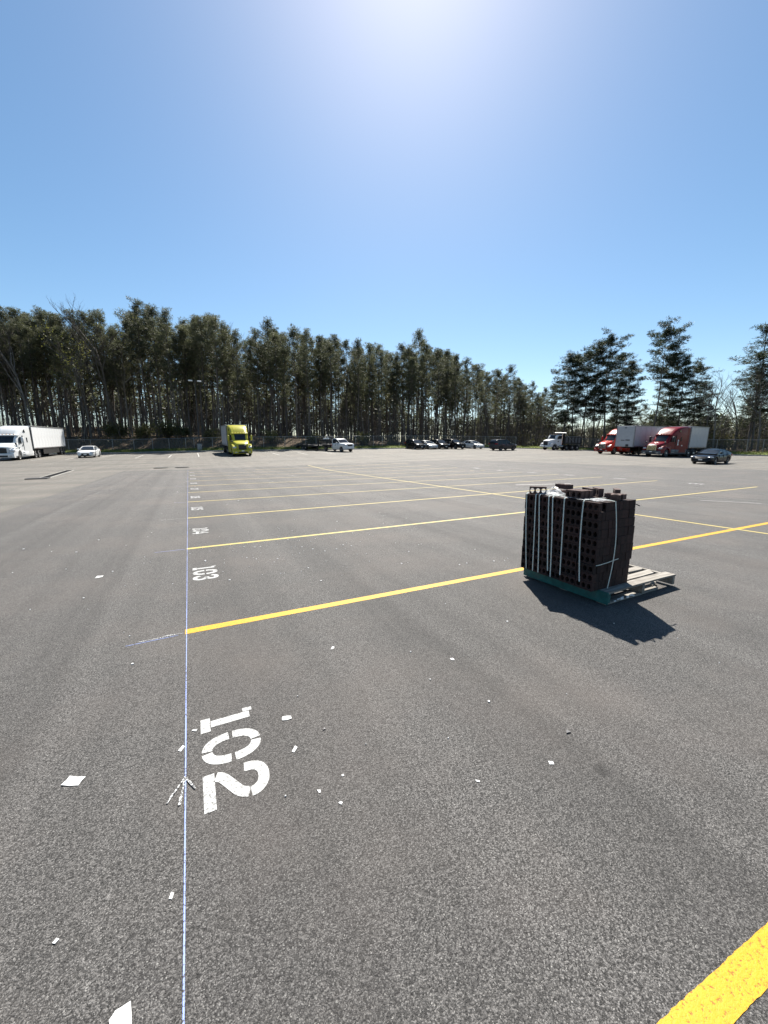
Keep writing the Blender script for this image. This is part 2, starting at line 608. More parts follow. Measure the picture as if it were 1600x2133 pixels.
def chainlink():
    t = NT('chain_link')
    t.base((.16, .165, .165)); t.set(rough=.6, metal=.4)
    sx = t.n('ShaderNodeSeparateXYZ'); t.link(t.coords('UV'), sx.inputs[0])
    masks = []
    for s in (1, -1):
        q = t.math('ADD', sx.outputs[0], t.math('MULTIPLY', sx.outputs[1], float(s)))
        q = t.math('FRACT', t.math('MULTIPLY', q, 14.0))
        masks.append(t.math('LESS_THAN', t.math('ABSOLUTE', t.math('SUBTRACT', q, .5)), .04))
    f = t.math('MAXIMUM', masks[0], masks[1])
    tr = t.n('ShaderNodeBsdfTransparent')
    mx = t.n('ShaderNodeMixShader')
    t.link(f, mx.inputs[0]); t.link(tr.outputs[0], mx.inputs[1]); t.link(t.b.outputs[0], mx.inputs[2])
    t.link(mx.outputs[0], t.out.inputs['Surface'])
    return t.m
M['chain_link'] = chainlink()

# ------------------------------------------------------------------ the setting: lot, kerb, ground
def boundary():
    """points along the lot edge, about every 1.5 m, in order of angle"""
    pts = []
    for i in range(len(EDGE)):
        a, b = EDGE[i], EDGE[(i + 1) % len(EDGE)]
        L = math.hypot(b[0] - a[0], b[1] - a[1])
        step = 1.5 if max(a[1], b[1]) > 5 else 8
        n = max(1, int(L / step))
        for k in range(n):
            pts.append((a[0] + (b[0] - a[0]) * k / n, a[1] + (b[1] - a[1]) * k / n))
    pts.sort(key=lambda p: polar(*p)[0])
    return pts
BND = boundary()

def radial(fr, zf, ring_from=None):
    rows = []
    for s in fr:
        row = []
        for (x, y) in BND:
            X, Y = C0[0] + (x - C0[0]) * s, C0[1] + (y - C0[1]) * s
            row.append((X, Y, zf(X, Y)))
        row.append(row[0])
        rows.append(row)
    return rows

LIFT = .02
m = MB()
m.strip(radial([.002] + [i / 48 for i in range(1, 49)], lambda x, y: gz(x, y) - LIFT))
tag(m.build('old_pavement', M['old_asphalt'], smooth=60), kind='structure')

# the newer, darker paving laid over it (2 cm thick, with its own edge)
NX0, NX1, NY0, NY1 = -4.42, 46.0, -14.0, 34.7
def new_edge(y):
    return NX1 - max(0.0, y - 4) * .62
m = MB()
rows = []
ys = [NY0 + (NY1 - NY0) * j / 40 for j in range(41)]
for y in ys:
    x1 = new_edge(y)
    rows.append([(NX0 + (x1 - NX0) * i / 36, y, gz(NX0 + (x1 - NX0) * i / 36, y)) for i in range(37)])
m.strip(rows)
rim = [r[0] for r in rows] + rows[-1][1:] + [r[-1] for r in rows[::-1]][1:]
m.strip([[p, (p[0], p[1], p[2] - LIFT - .01)] for p in rim])
lot = tag(m.build('parking_lot', M['new_asphalt'], smooth=40), kind='structure')

def surf(x, y):
    inside = NX0 < x < new_edge(y) and NY0 < y < NY1
    return gz(x, y) - (0 if inside else LIFT)

# kerb round the lot
m = MB()
kr = []
for (x, y) in BND + [BND[0]]:
    th, r = polar(x, y)
    ux, uy = math.cos(th), math.sin(th)
    z = gz(x, y)
    kr.append([(x, y, z - .05), (x + ux * .02, y + uy * .02, z + .13), (x + ux * .16, y + uy * .16, z + .14), (x + ux * .17, y + uy * .17, z - .05)])
m.strip(kr)
tag(m.build('kerb', M['concrete'], smooth=30), kind='structure')

# ground beyond the kerb, out to the horizon
rows, vg = [], []
for d in (.16, 1, 2, 3, 4, 5, 6.5, 8, 10, 12, 14, 17, 21, 26, 32, 40, 55, 80, 130, 250, 500, 1000, 2500):
    row = []
    for (x, y) in BND + [BND[0]]:
        th, r = polar(x, y)
        X, Y = at_polar(th, r + d)
        row.append((X, Y, tz(X, Y)))
        vg.append(1.0 - sm(2.5, 6.0, d))
    rows.append(row)
m = MB().strip(rows)
gr = tag(m.build('ground', M['ground'], smooth=60), kind='structure')
at = gr.data.attributes.new('verge', 'FLOAT', 'POINT')
at.data.foreach_set('value', vg)

# ------------------------------------------------------------------ painted markings (parts of the lot)
def stripe(name, p0, p1, width, mat, lift=.004, step=1.0, parent=lot, jag=0.0, seed=1):
    rnd = random.Random(seed)
    p0, p1 = Vector((*p0, 0)), Vector((*p1, 0))
    L = (p1 - p0).length
    d = (p1 - p0).normalized()
    nrm = Vector((-d.y, d.x, 0))
    n = max(1, int(L / step))
    rows = []
    for i in range(n + 1):
        c = p0 + d * (L * i / n)
        row = []
        for s in (-1, 1):
            q = c + nrm * (s * width / 2 + rnd.uniform(-jag, jag))
            row.append((q.x, q.y, surf(q.x, q.y) + lift))
        rows.append(row)
    return MB().strip(rows).build(name, mat, parent)

YL = [(.43, -.85), (3.645, 3.60), (6.87, 7.57), (10.04, 11.45), (13.18, 14.45), (16.12, 17.3), (19.0, 20.2), (22.0, 23.3), (25.27, 26.4), (28.5, 29.5), (31.6, 32.6)]
XR = [22, 22, 21.9, 21.6, 21.6, 21.4, 21.2, 20.8, 20.2, 19.6, 19.0]
WD = [.086, .100, .088, .080, .075, .075, .075, .075, .075, .075, .075]
for i, ((a, b), xr, wd) in enumerate(zip(YL, XR, WD)):
    o = stripe('yellow_line', (-.145, a), (xr, b), wd, M['yellow_paint'] if i < 2 else M['yellow_paint_glare'], .0015, (.018 if i < 2 else .1 if i < 3 else 1.0), jag=.0018 if i < 3 else 0, seed=i)
stripe('yellow_line', (9.82, 2.4), (9.62, 35.3 - .8), .09, M['yellow_paint_glare'], .003, .5)
# chalk string line and its layout ticks
stripe('chalk_line', (-.128, -.5), (-.17, 34.4), .0062, M['blue_chalk'], .0042, .4, jag=.0006, seed=4)
for i, (a, b) in enumerate(YL[1:9]):
    stripe('chalk_mark', (-.17, a - .02), (-.50 - .1 * (i % 3), a - .035), .010, M['white_chalk'] if i % 2 == 0 else M['blue_chalk'], .003)
stripe('chalk_mark', (-.58, 3.58), (-.20, 3.60), .006, M['blue_chalk'], .0025, .1)
stripe('chalk_mark', (-.31, 3.64), (-.16, 3.625), .009, M['white_chalk'], .0025, .1)
for e in ((-.205, 1.80), (-.155, 1.765), (-.088, 1.83)):
    stripe('chalk_mark', (-.131, 1.925), e, .009, M['white_chalk'], .0052 + .001 * (e[0] + .3), .03, jag=.002, seed=int(e[1] * 100))

# stencilled stall numbers
def ell(cx, cy, rx, ry, a0, a1, n=10, p=2.6):
    out = []
    for i in range(n + 1):
        a = RAD(a0 + (a1 - a0) * i / n)
        c, s = math.cos(a), math.sin(a)
        out.append((cx + rx * math.copysign(abs(c) ** (2 / p), c), cy + ry * math.copysign(abs(s) ** (2 / p), s)))
    return out
DIG = {
    '0': [ell(.1, .15, .078, .124, a, a + 84, 14, 2.35) for a in (3, 93, 183, 273)],
    '1': [[(.065, .055), (.065, .27)], [(.01, .026), (.12, .026)], [(.006, .262), (.036, .262)]],
    '2': [[(.028, .190), (.032, .238), (.06, .270), (.10, .276), (.145, .266), (.172, .232), (.173, .205)], [(.171, .197), (.155, .160), (.118, .135), (.075, .108), (.042, .085), (.030, .058)], [(.004, .026), (.2, .026)]],
    '3': [[(.028, .215), (.05, .262), (.1, .277), (.15, .262), (.170, .225), (.160, .185), (.12, .160), (.085, .158)], [(.12, .148), (.155, .135), (.177, .10), (.170, .055), (.14, .03), (.1, .022), (.05, .035), (.026, .085)]],
    '4': [[(.135, .275), (.034, .148)], [(0, .083), (.2, .083)], [(.142, 0), (.142, .055)], [(.142, .11), (.142, .19)]],
    '5': [[(.175, .272), (.035, .272)], [(.045, .245), (.038, .165)], [(.06, .172), (.10, .18), (.15, .165), (.177, .115), (.165, .06), (.13, .03), (.09, .022), (.04, .035), (.022, .07)]],
    '6': [[(.165, .235), (.14, .268), (.1, .278), (.055, .255), (.03, .20), (.025, .155)], ell(.1, .092, .075, .068, -170, 175, 14)],
    '7': [[(0, .272), (.19, .272)], [(.168, .228), (.10, .12), (.075, 0)]],
    '8': [ell(.1, .215, .065, .060, -85, 265, 14), ell(.1, .085, .076, .062, -85, 265, 14)],
    '9': [ell(.1, .208, .075, .068, 10, 355, 14), [(.175, .155), (.17, .10), (.14, .04), (.1, .022), (.055, .035), (.035, .065)]],
}
WID = {'1': .135}
def digits(txt, x0, y0, flip=1, sc=1.0, thick=.052, wide=1.0):
    """text rises towards +x and reads towards -y (flip=-1 turns it round)"""
    m = MB()
    off = 0.0
    for ch in txt:
        for path in DIG[ch]:
            rows = []
            pl = [Vector((a, b, 0)) for a, b in path]
            for _ in range(2 if 4 < len(pl) < 10 else 0):       # round the corners off
                q = [pl[0]]
                for a, b in zip(pl, pl[1:]):
                    q += [a * .75 + b * .25, a * .25 + b * .75]
                pl = q + [pl[-1]]
            for i, p in enumerate(pl):
                t = (pl[min(i + 1, len(pl) - 1)] - pl[max(0, i - 1)]).normalized()
                nn = Vector((-t.y, t.x, 0)) * thick / 2
                row = []
                for q in (p - nn, p + nn):
                    X = x0 + flip * sc * q.y
                    Y = y0 - flip * sc * (off + q.x) * wide
                    row.append((X, Y, surf(X, Y) + .0018))
                rows.append(row)
            m.strip(rows)
        off += WID.get(ch, .2) + .035
    return m
NUMS = [('102', -.055, 2.345), ('103', -.07, 5.68), ('104', -.05, 8.62), ('105', -.06, 11.9), ('106', -.06, 14.75), ('107', -.05, 17.8), ('108', -.05, 20.8), ('109', -.05, 23.9), ('110', -.05, 27.1), ('111', -.05, 30.2)]
for txt, x, y in NUMS:
    o = digits(txt, x, y, wide=1.12 if txt == '102' else .97).build('stall_number', M['white_paint'], lot)
    o['label'] = 'white stencilled stall number ' + txt
for y in (5.3, 9.75, 13.4, 16.6, 19.6, 22.6, 25.4):        # the far row's numbers, too far off to read
    digits('111', 21.45, y - .5, -1, 1.35).build('stall_number', M['white_paint'], lot)
# worn white stall lines at the far end of the old paving
old = bpy.data.objects['old_pavement']
for x, y0, y1 in ((-13.0, 57.2, 66), (-10.2, 61, 72), (-5.9, 55.8, 65), (-2.3, 55.0, 62), (1.1, 54.7, 66), (10.8, 52.5, 58), (14.4, 51.8, 57.5), (18.0, 51, 57), (-16.0, 57, 60)):
    stripe('white_line', (x, y0), (x + .1, y1), .11, M['old_white_paint'], .005, 1.0, parent=old)
stripe('white_line', (52.0, 21.0), (64.0, 17.6), .14, M['old_white_paint'], .005, 1.0, parent=old)
stripe('white_line', (13.2, 12.9), (16.0, 12.2), .12, M['old_white_paint'], .005, 1.0)
stripe('white_line', (14.4, 6.3), (15.2, 5.1), .05, M['old_white_paint'], .005, .3)

# ------------------------------------------------------------------ vehicles
def lerp_tab(tab, x):
    """piecewise linear through (x, value) points given front to back (x falling)"""
    if x >= tab[0][0]: return tab[0][1]
    for (a, va), (b, vb) in zip(tab, tab[1:]):
        if b <= x <= a:
            return va + (vb - va) * (a - x) / (a - b)
    return tab[-1][1]

def smooth_tab(tab, x, w=.07):
    return (lerp_tab(tab, x) * 2 + lerp_tab(tab, x + w) + lerp_tab(tab, x - w)) / 4

MESH = {}
def wheel_mesh(r, wd, key, truck=False):
    k = (round(r, 3), round(wd, 3), key)
    if k not in MESH:
        t = MB()
        h = wd / 2
        t.lathe_y([(-h * .82, r * .62), (-h * .95, r * .72), (-h, r * .88), (-h * .82, r * .97), (-h * .3, r), (h * .3, r), (h * .82, r * .97), (h, r * .88), (h * .95, r * .72), (h * .82, r * .62)], 0, 0, 24)
        me1 = t.build('tmp', M['rubber'], smooth=40)
        t = MB()
        if truck:
            t.lathe_y([(h * .80, r * .63), (h * .86, r * .60), (h * .55, r * .55), (h * .40, r * .40), (h * .40, r * .28), (h * .95, r * .24), (h * 1.02, r * .12), (h * 1.02, .01)], 0, 0, 20)
            for k2 in range(8):
                a = 2 * PI * k2 / 8
                t.lathe_y([(h * .40, .014), (h * .62, .014)], .335 * r * math.cos(a), .335 * r * math.sin(a), 6)
        else:
            t.lathe_y([(h * .80, r * .645), (h * .88, r * .63), (h * .80, r * .58), (h * .35, r * .56), (h * .30, .05), (h * .30, .01)], 0, 0, 20)
            for k2 in range(5):
                a = 2 * PI * k2 / 5
                ca, sa = math.cos(a), math.sin(a)
                n0, n1 = .055, .04
                P = [(.05 * ca - n0 * sa, .05 * sa + n0 * ca), (r * .60 * ca - n1 * sa, r * .60 * sa + n1 * ca), (r * .60 * ca + n1 * sa, r * .60 * sa - n1 * ca), (.05 * ca + n0 * sa, .05 * sa - n0 * ca)]
                t.prism(P, 'y', h * .55, h * .80)
            t.lathe_y([(h * .5, .06), (h * .86, .055), (h * .88, .01)], 0, 0, 10)
        me2 = t.build('tmp', M['alloy'], smooth=40)
        MESH[k] = (me1.data, me2.data)
        for o in (me1, me2):
            bpy.data.objects.remove(o)
    return MESH[k]

def wheel(root, x, y, r, wd, key='car', truck=False):
    a, b = wheel_mesh(r, wd, key, truck)
    o = link('wheel', a, root, (x, y, r), (0, 0, 0 if y > 0 else PI))
    link('rim', b, o)
    return o

def place(root, x, y, rz, wb=3.0):
    """stand a vehicle (origin under its front axle) on the sloping lot"""
    fx, fy = math.cos(rz), math.sin(rz)
    z0 = surf(x, y)
    z1 = surf(x - fx * wb, y - fy * wb)
    zl, zr = surf(x - fy * .9, y + fx * .9), surf(x + fy * .9, y - fx * .9)
    root.location = (x, y, z0)
    root.rotation_euler = (math.atan2(zl - zr, 1.8), -math.atan2(z0 - z1, wb), rz)

def car(name, label, cat, x, y, rz, paint, spec, group=None):
    root = thing(name, label, cat, group=group)
    L, W, fo, wb, r = spec['L'], spec['W'] / 2, spec['front'], spec['wb'], spec['r']
    place(root, x, y, rz, wb)
    top = [(fo + a, z) for a, z in spec['top']]
    roof = [(fo + a, z) for a, z in spec['roof']]
    clear = spec.get('clear', .2)
    ra = r * 1.13
    def low(xx):
        z = clear
        if xx > fo - .5: z = clear + (xx - fo + .5) * .16
        if xx < fo - L + .5: z = clear + (fo - L + .5 - xx) * .3
        for ax in (0, -wb):
            d = abs(xx - ax)
            if d < ra: z = max(z, r * .98 + math.sqrt(max(0, ra * ra - d * d)) - .02)
        return z
    def wid(xx):
        a = (fo - xx) / .9
        b = (xx - (fo - L)) / .8
        k = 1.0
        if a < 1: k = min(k, .74 + .26 * math.sqrt(max(0, 1 - (1 - a) ** 2)))
        if b < 1: k = min(k, .80 + .20 * math.sqrt(max(0, 1 - (1 - b) ** 2)))
        return W * k
    xs = [fo - L * i / 64 for i in range(65)]
    for ax in (0, -wb):
        xs += [ax + ra, ax - ra, ax + ra * .995, ax - ra * .995]
    xs = sorted(set(round(q, 4) for q in xs if fo - L <= q <= fo), reverse=True)
    rings = []
    for xx in xs:
        z0, z1, w = low(xx), smooth_tab(top, xx), wid(xx)
        pts = []
        for fz, fy in ((0, .93), (.22, .99), (.5, 1.0), (.76, .975), (.93, .92), (1.0, .84)):
            pts.append((xx, w * fy, z0 + (z1 - z0) * fz))
        mid = [(xx, w * .4, z1 + .018), (xx, 0, z1 + .025), (xx, -w * .4, z1 + .018)]
        rings.append(pts + mid + [(p[0], -p[1], p[2]) for p in pts[::-1]])
    body = MB().loft(rings).build('body', paint, root, smooth=35)
    # greenhouse: glass volume, then painted roof, rails and pillars standing proud
    xa, xb_ = roof[0][0], roof[-1][0]
    zmax = max(z for _, z in roof)
    zb = spec['belt'] - .03
    wt = spec.get('wt', .74)
    def gy(xx, z):
        return W * .9 - W * (.9 - wt) * max(0, z - zb) / (zmax - zb)
    gx = [xa + (xb_ - xa) * i / 24 for i in range(25)]
    rings, corner, tops = [], [], []
    for xx in gx:
        zt = max(zb + .03, smooth_tab(roof, xx, .1))
        pts = [(xx, gy(xx, zb), zb - .06)]
        for f in (.35, .7, .90):
            z = zb + (zt - zb) * f
            pts.append((xx, gy(xx, z), z))
        pts.append((xx, gy(xx, zt) * .93, zb + (zt - zb) * .98))
        mid = [(xx, gy(xx, zt) * .5, zt + .01), (xx, 0, zt + .018), (xx, -gy(xx, zt) * .5, zt + .01)]
        rings.append(pts + mid + [(p[0], -p[1], p[2]) for p in pts[::-1]])
        corner.append((xx, gy(xx, zt) * .96, zb + (zt - zb) * .95))
        tops.append((xx, zt))
    MB().loft(rings).build('window_glass', M['glass'], root, smooth=45)
    rx0, rx1 = fo + spec['roof_panel'][0], fo + spec['roof_panel'][1]
    rp = [r_ for r_, xx in zip(rings, gx) if rx1 <= xx <= rx0]
    MB().strip([[(p[0], p[1] * 1.015, p[2] + .014) for p in r_[3:10]] for r_ in rp]).build('roof', paint, root, smooth=45)
    for s in (1, -1):
        MB().tube([(p[0], p[1] * s, p[2]) for p in corner], .042, 6).build('roof_rail', paint, root, smooth=50)
    for px_, wd_, lean in spec['pillars']:
        px_ += fo
        zt = smooth_tab(roof, px_ + lean, .1)
        for s in (1, -1):
            rows = []
            for i in range(5):
                f = i / 4
                z = zb - .03 + (zt * .97 - zb) * f
                xx = px_ + lean * f
                rows.append([(xx + wd_ / 2, (gy(xx, z) + .014) * s, z), (xx - wd_ / 2, (gy(xx, z) + .014) * s, z)])
            MB().strip(rows).build('pillar', paint, root)
    # front and rear furniture
    zh = spec['lamp_z']
    for s in (1, -1):
        MB().box(fo - .62, fo - .10, *sorted((s * wid(fo - .3) * .56, s * wid(fo - .45) * 1.0)), zh - .075, zh + .065, .05).build('headlight', M['lens'], root, smooth=60)
        MB().box(fo - L + .015, fo - L + .35, *sorted((s * W * .55, s * wid(fo - L + .3) * 1.0)), spec['tail_z'] - .09, spec['tail_z'] + .09, .03).build('tail_light', M['tail_lens'], root)
        mz = zb + .10
        MB().box(xa - .62, xa - .46, *sorted((s * W * .93, s * (W * .93 + .22))), mz - .07, mz + .09, .04).build('mirror', paint, root, smooth=60)
        for hx in spec.get('handles', (-wb * .5, -wb * .82)):
            MB().box(hx - .09, hx + .09, *sorted((s * W * .955, s * (W * .955 + .045))), zb - .16, zb - .12, .01).build('door_handle', M['chrome'] if spec.get('chrome') else paint, root)
        for dx in spec.get('seams', (-.62, -wb * .58, -wb * .97)):
            zz = spec['belt']
            MB().box(dx - .008, dx + .008, *sorted((s * W * .90, s * W * 1.003)), clear + .16, zz - .12).build('door_gap', M['dark_plastic'], root)
    g0, g1 = spec['grille']
    MB().box(fo - .25, fo + .012, -W * .46, W * .46, g0, g1, .03).build('grille', M[spec.get('grille_mat', 'dark_plastic')], root, smooth=60)
    MB().box(fo - .3, fo + .004, -W * .62, W * .62, clear + .06, clear + .17, .03).build('lower_intake', M['dark_plastic'], root, smooth=60)
    MB().box(fo - .1, fo + .022, -.16, .16, clear + .2, clear + .31, .006).build('number_plate', M['decal_white'], root)
    MB().box(fo - L + .25, fo - .5, -W * .8, W * .8, clear - .02, r * 1.2).build('underbody', M['dark_plastic'], root)
    for ax in (0, -wb):
        for s in (1, -1):
            wheel(root, ax, s * (W - spec.get('tw', .22) / 2 - .02), r, spec.get('tw', .22))
    return root

SEDAN = dict(L=4.85, W=1.84, front=.95, wb=2.8, r=.335, belt=1.0, lamp_z=.68, tail_z=.85, grille=(.48, .60), clear=.19,
             top=[(0, .52), (-.06, .64), (-.22, .74), (-.6, .83), (-1.35, .955), (-2.6, .985), (-3.7, 1.02), (-4.45, 1.06), (-4.72, 1.04), (-4.85, .80)],
             roof=[(-1.20, .93), (-1.75, 1.20), (-2.15, 1.375), (-2.6, 1.445), (-3.2, 1.44), (-3.7, 1.34), (-4.35, 1.07)],
             roof_panel=(-2.12, -3.62), pillars=[(-2.72, .08, -.02), (-3.75, .20, .30)], wt=.66)
COUPE = dict(SEDAN, roof=[(-1.15, .92), (-1.75, 1.18), (-2.2, 1.36), (-2.7, 1.425), (-3.2, 1.40), (-3.8, 1.25), (-4.5, 1.05)], L=4.70, wb=2.7,
             top=[(0, .50), (-.06, .62), (-.22, .72), (-.6, .80), (-1.35, .93), (-2.6, .97), (-3.7, 1.02), (-4.4, 1.05), (-4.6, 1.02), (-4.7, .78)])
SUV = dict(L=4.95, W=1.95, front=.92, wb=2.9, r=.385, belt=1.18, lamp_z=.92, tail_z=1.12, grille=(.78, 1.0), clear=.27, wt=.76, tw=.25,
           top=[(0, .70), (-.06, .92), (-.2, 1.04), (-.6, 1.10), (-1.4, 1.16), (-3.0, 1.18), (-4.7, 1.20), (-4.9, 1.15), (-4.95, .8)],
           roof=[(-1.25, 1.13), (-1.7, 1.48), (-2.0, 1.70), (-2.4, 1.80), (-3.4, 1.83), (-4.4, 1.81), (-4.72, 1.74), (-4.92, 1.18)],
           roof_panel=(-2.0, -4.6), pillars=[(-2.62, .10, -.02), (-3.62, .12, 0), (-4.55, .26, .05)], chrome=True)
HATCH = dict(SUV, L=4.5, W=1.83, wb=2.65, r=.345, belt=1.07, lamp_z=.80, tail_z=1.0, grille=(.62, .82), clear=.21, tw=.22,
             top=[(0, .58), (-.06, .76), (-.2, .88), (-.6, .96), (-1.3, 1.05), (-3.0, 1.07), (-4.3, 1.1), (-4.45, 1.05), (-4.5, .8)],
             roof=[(-1.1, 1.02), (-1.6, 1.36), (-1.9, 1.54), (-2.3, 1.63), (-3.2, 1.64), (-3.9, 1.60), (-4.2, 1.50), (-4.45, 1.08)],
             roof_panel=(-1.9, -4.1), pillars=[(-2.45, .09, -.02), (-3.35, .11, 0), (-4.05, .2, .05)])

DOWN, LEFT = -PI / 2, PI       # parked nose towards the camera / nose towards -x
car('sedan', 'white sedan parked nose-out by the fence beside the white semi trailer', 'car', -11.72, 61.7, DOWN, M['paint_white'], dict(SEDAN, grille=(.30, .60)))
car('sedan', 'dark navy sedan parked alone at the right edge, nearest car of all', 'car', 44.9, 19.75, LEFT + .06, M['paint_navy'], COUPE)
car('hatchback', 'dark hatchback at the left end of the far row of parked cars', 'car', 35.6, 57.4, DOWN, M['paint_black'], HATCH, 'cars in the far row')
car('sedan', 'silver sedan half hidden between two dark cars in the far row', 'car', 38.0, 57.2, DOWN + .05, M['paint_silver'], SEDAN, 'cars in the far row')
car('hatchback', 'dark grey hatchback third from the left in the far row of cars', 'car', 40.3, 56.9, DOWN, M['paint_black'], dict(HATCH), 'cars in the far row')
car('sport_utility', 'black sport utility in the far row, just left of the white sedan', 'car', 43.0, 55.9, DOWN + .12, M['paint_black'], dict(SUV, L=4.7, wb=2.75, roof=[(a, z * .95) for a, z in SUV['roof']]), 'cars in the far row')
car('sedan', 'white sedan at the right end of the far row of cars', 'car', 47.4, 56.1, DOWN + .1, M['paint_white'], SEDAN, 'cars in the far row')
car('sport_utility', 'grey boxy sport utility standing side-on between the far row and the dump truck', 'car', 49.4, 50.3, .05, M['paint_grey'], SUV)

# --- box trailers
PANEL = {}
def trailer(label, x, y, rz, length, paint, tandem=True, gear=False, letters=False, name='semi_trailer'):
    """origin at the ground under the middle of its front wall; body runs to -x"""
    root = thing(name, label, 'trailer')
    place(root, x, y, rz, length)
    W, z0, z1 = 1.29, 1.18, 4.08
    MB().box(-length + .04, -.04, -W + .03, W - .03, z0 + .02, z1 - .03).build('box', paint, root)
    n = max(3, int(round((length - .1) / 1.21)))
    pw = (length - .1) / n
    k = round(pw, 4), paint.name
    if k not in PANEL:
        o = MB().box(-pw + .012, -.012, -.014, .014, z0 + .16, z1 - .14, .008).build('panel', paint)
        PANEL[k] = o.data
        bpy.data.objects.remove(o)
    for s in (1, -1):
        for i in range(n):
            link('panel', PANEL[k], root, (-.05 - i * pw, s * (W - .018), 0))
        MB().box(-length, 0, *sorted((s * (W - .06), s * (W + .02))), z1 - .14, z1, .012).build('top_rail', M['galvanised'], root)
        MB().box(-length, 0, *sorted((s * (W - .06), s * (W + .02))), z0, z0 + .16, .012).build('bottom_rail', M['galvanised'], root)
        for i in range(5):
            xx = -1.0 - i * (length - 2) / 4
            MB().box(xx - .12, xx + .12, *sorted((s * (W + .018), s * (W + .026))), z0 + .05, z0 + .10).build('marker_light', M['tail_lens'], root)
        for xx in (-.001, -length + .10):
            MB().box(xx - .10, xx, *sorted((s * (W - .09), s * (W + .024))), z0, z1 + .004, .012).build('corner_post', M['galvanised'], root)
    MB().box(-.025, .012, -W + .1, W - .1, z0 + .06, z1 - .06, .006).build('front_wall', paint, root)
    for s in (1, -1):
        d = MB().box(-length - .015, -length + .03, *sorted((s * .02, s * (W - .06))), z0 + .05, z1 - .12, .006).build('rear_door', paint, root)
        MB().tube([(-length - .04, s * .45, z0 + .1), (-length - .04, s * .45, z1 - .15)], .018, 6).build('lock_rod', M['galvanised'], d)
    MB().box(-length + .1, -.3, -.5, -.36, z0 - .16, z0 + .01).box(-length + .1, -.3, .36, .5, z0 - .16, z0 + .01).build('frame', M['steel_black'], root)
    MB().box(-length - .01, -length + .08, -W + .15, W - .15, .50, .60, .01).box(-length + .0, -length + .07, -.6, -.5, .6, z0).box(-length + .0, -length + .07, .5, .6, .6, z0).build('rear_guard', M['steel_black'], root)
    axles = (-length + 1.3, -length + 2.55) if tandem else (-length + 1.3,)
    for ax in axles:
        MB().box(ax - .08, ax + .08, -.85, .85, .40, .54).build('axle', M['steel_black'], root)
        for s in (1, -1):
            wheel(root, ax, s * .98, .50, .56, 'dual', True)
        MB().box(ax - .35, ax - .1, -.6, .6, .5, z0 - .1).build('suspension', M['steel_black'], root)
    if length > 10:
        for s in (1, -1):
            MB().box(-length + 3.8, -3.6, *sorted((s * (W - .05), s * (W - .02))), .45, z0 - .04).build('side_skirt', M['steel_black'], root)
    for s in (1, -1):
        lz = .03 if gear else .45
        MB().box(-2.75, -2.6, *sorted((s * .55, s * .70)), lz + .04, z0).box(-2.82, -2.53, *sorted((s * .48, s * .77)), lz, lz + .05).build('landing_leg', M['steel_black'], root)
    if letters:
        # dark lettering and hose box on the front wall, as far as it can be made out
        for i in range(4):
            MB().box(.012, .017, -.50 + i * .13, -.40 + i * .13, 2.02, 2.14).build('lettering', M['decal_dark'], root)
        for i in range(5):
            MB().box(.012, .017, .14 + i * .12, .23 + i * .12, 2.03, 2.20).build('lettering', M['decal_dark'], root)
        MB().box(.012, .03, -.15, .12, 3.72, 3.84).build('maker_plate', M['decal_dark'], root)
        MB().box(.012, .10, .25, .62, 1.24, 1.55, .02).build('connector_box', M['decal_dark'], root)
        MB().tube([(.10, .42, 1.45), (.18, .44, 1.2), (.12, .40, .9)], .03, 6).build('air_hose', M['dark_plastic'], root)
    return root

# --- tractors
def ringbox(x, w, zb, zt, r, wt=None):
    wt = w if wt is None else wt
    pts = [(x, w, zb), (x, w + (wt - w) * .5, (zb + zt) / 2), (x, wt, zt - r)]
    for a in (22, 45, 68):
        pts.append((x, wt - r + r * math.cos(RAD(a)), zt - r + r * math.sin(RAD(a))))
    pts.append((x, (wt - r) * .5, zt + .01))
    return pts + [(x, 0, zt + .02)] + [(p[0], -p[1], p[2]) for p in pts[::-1]]

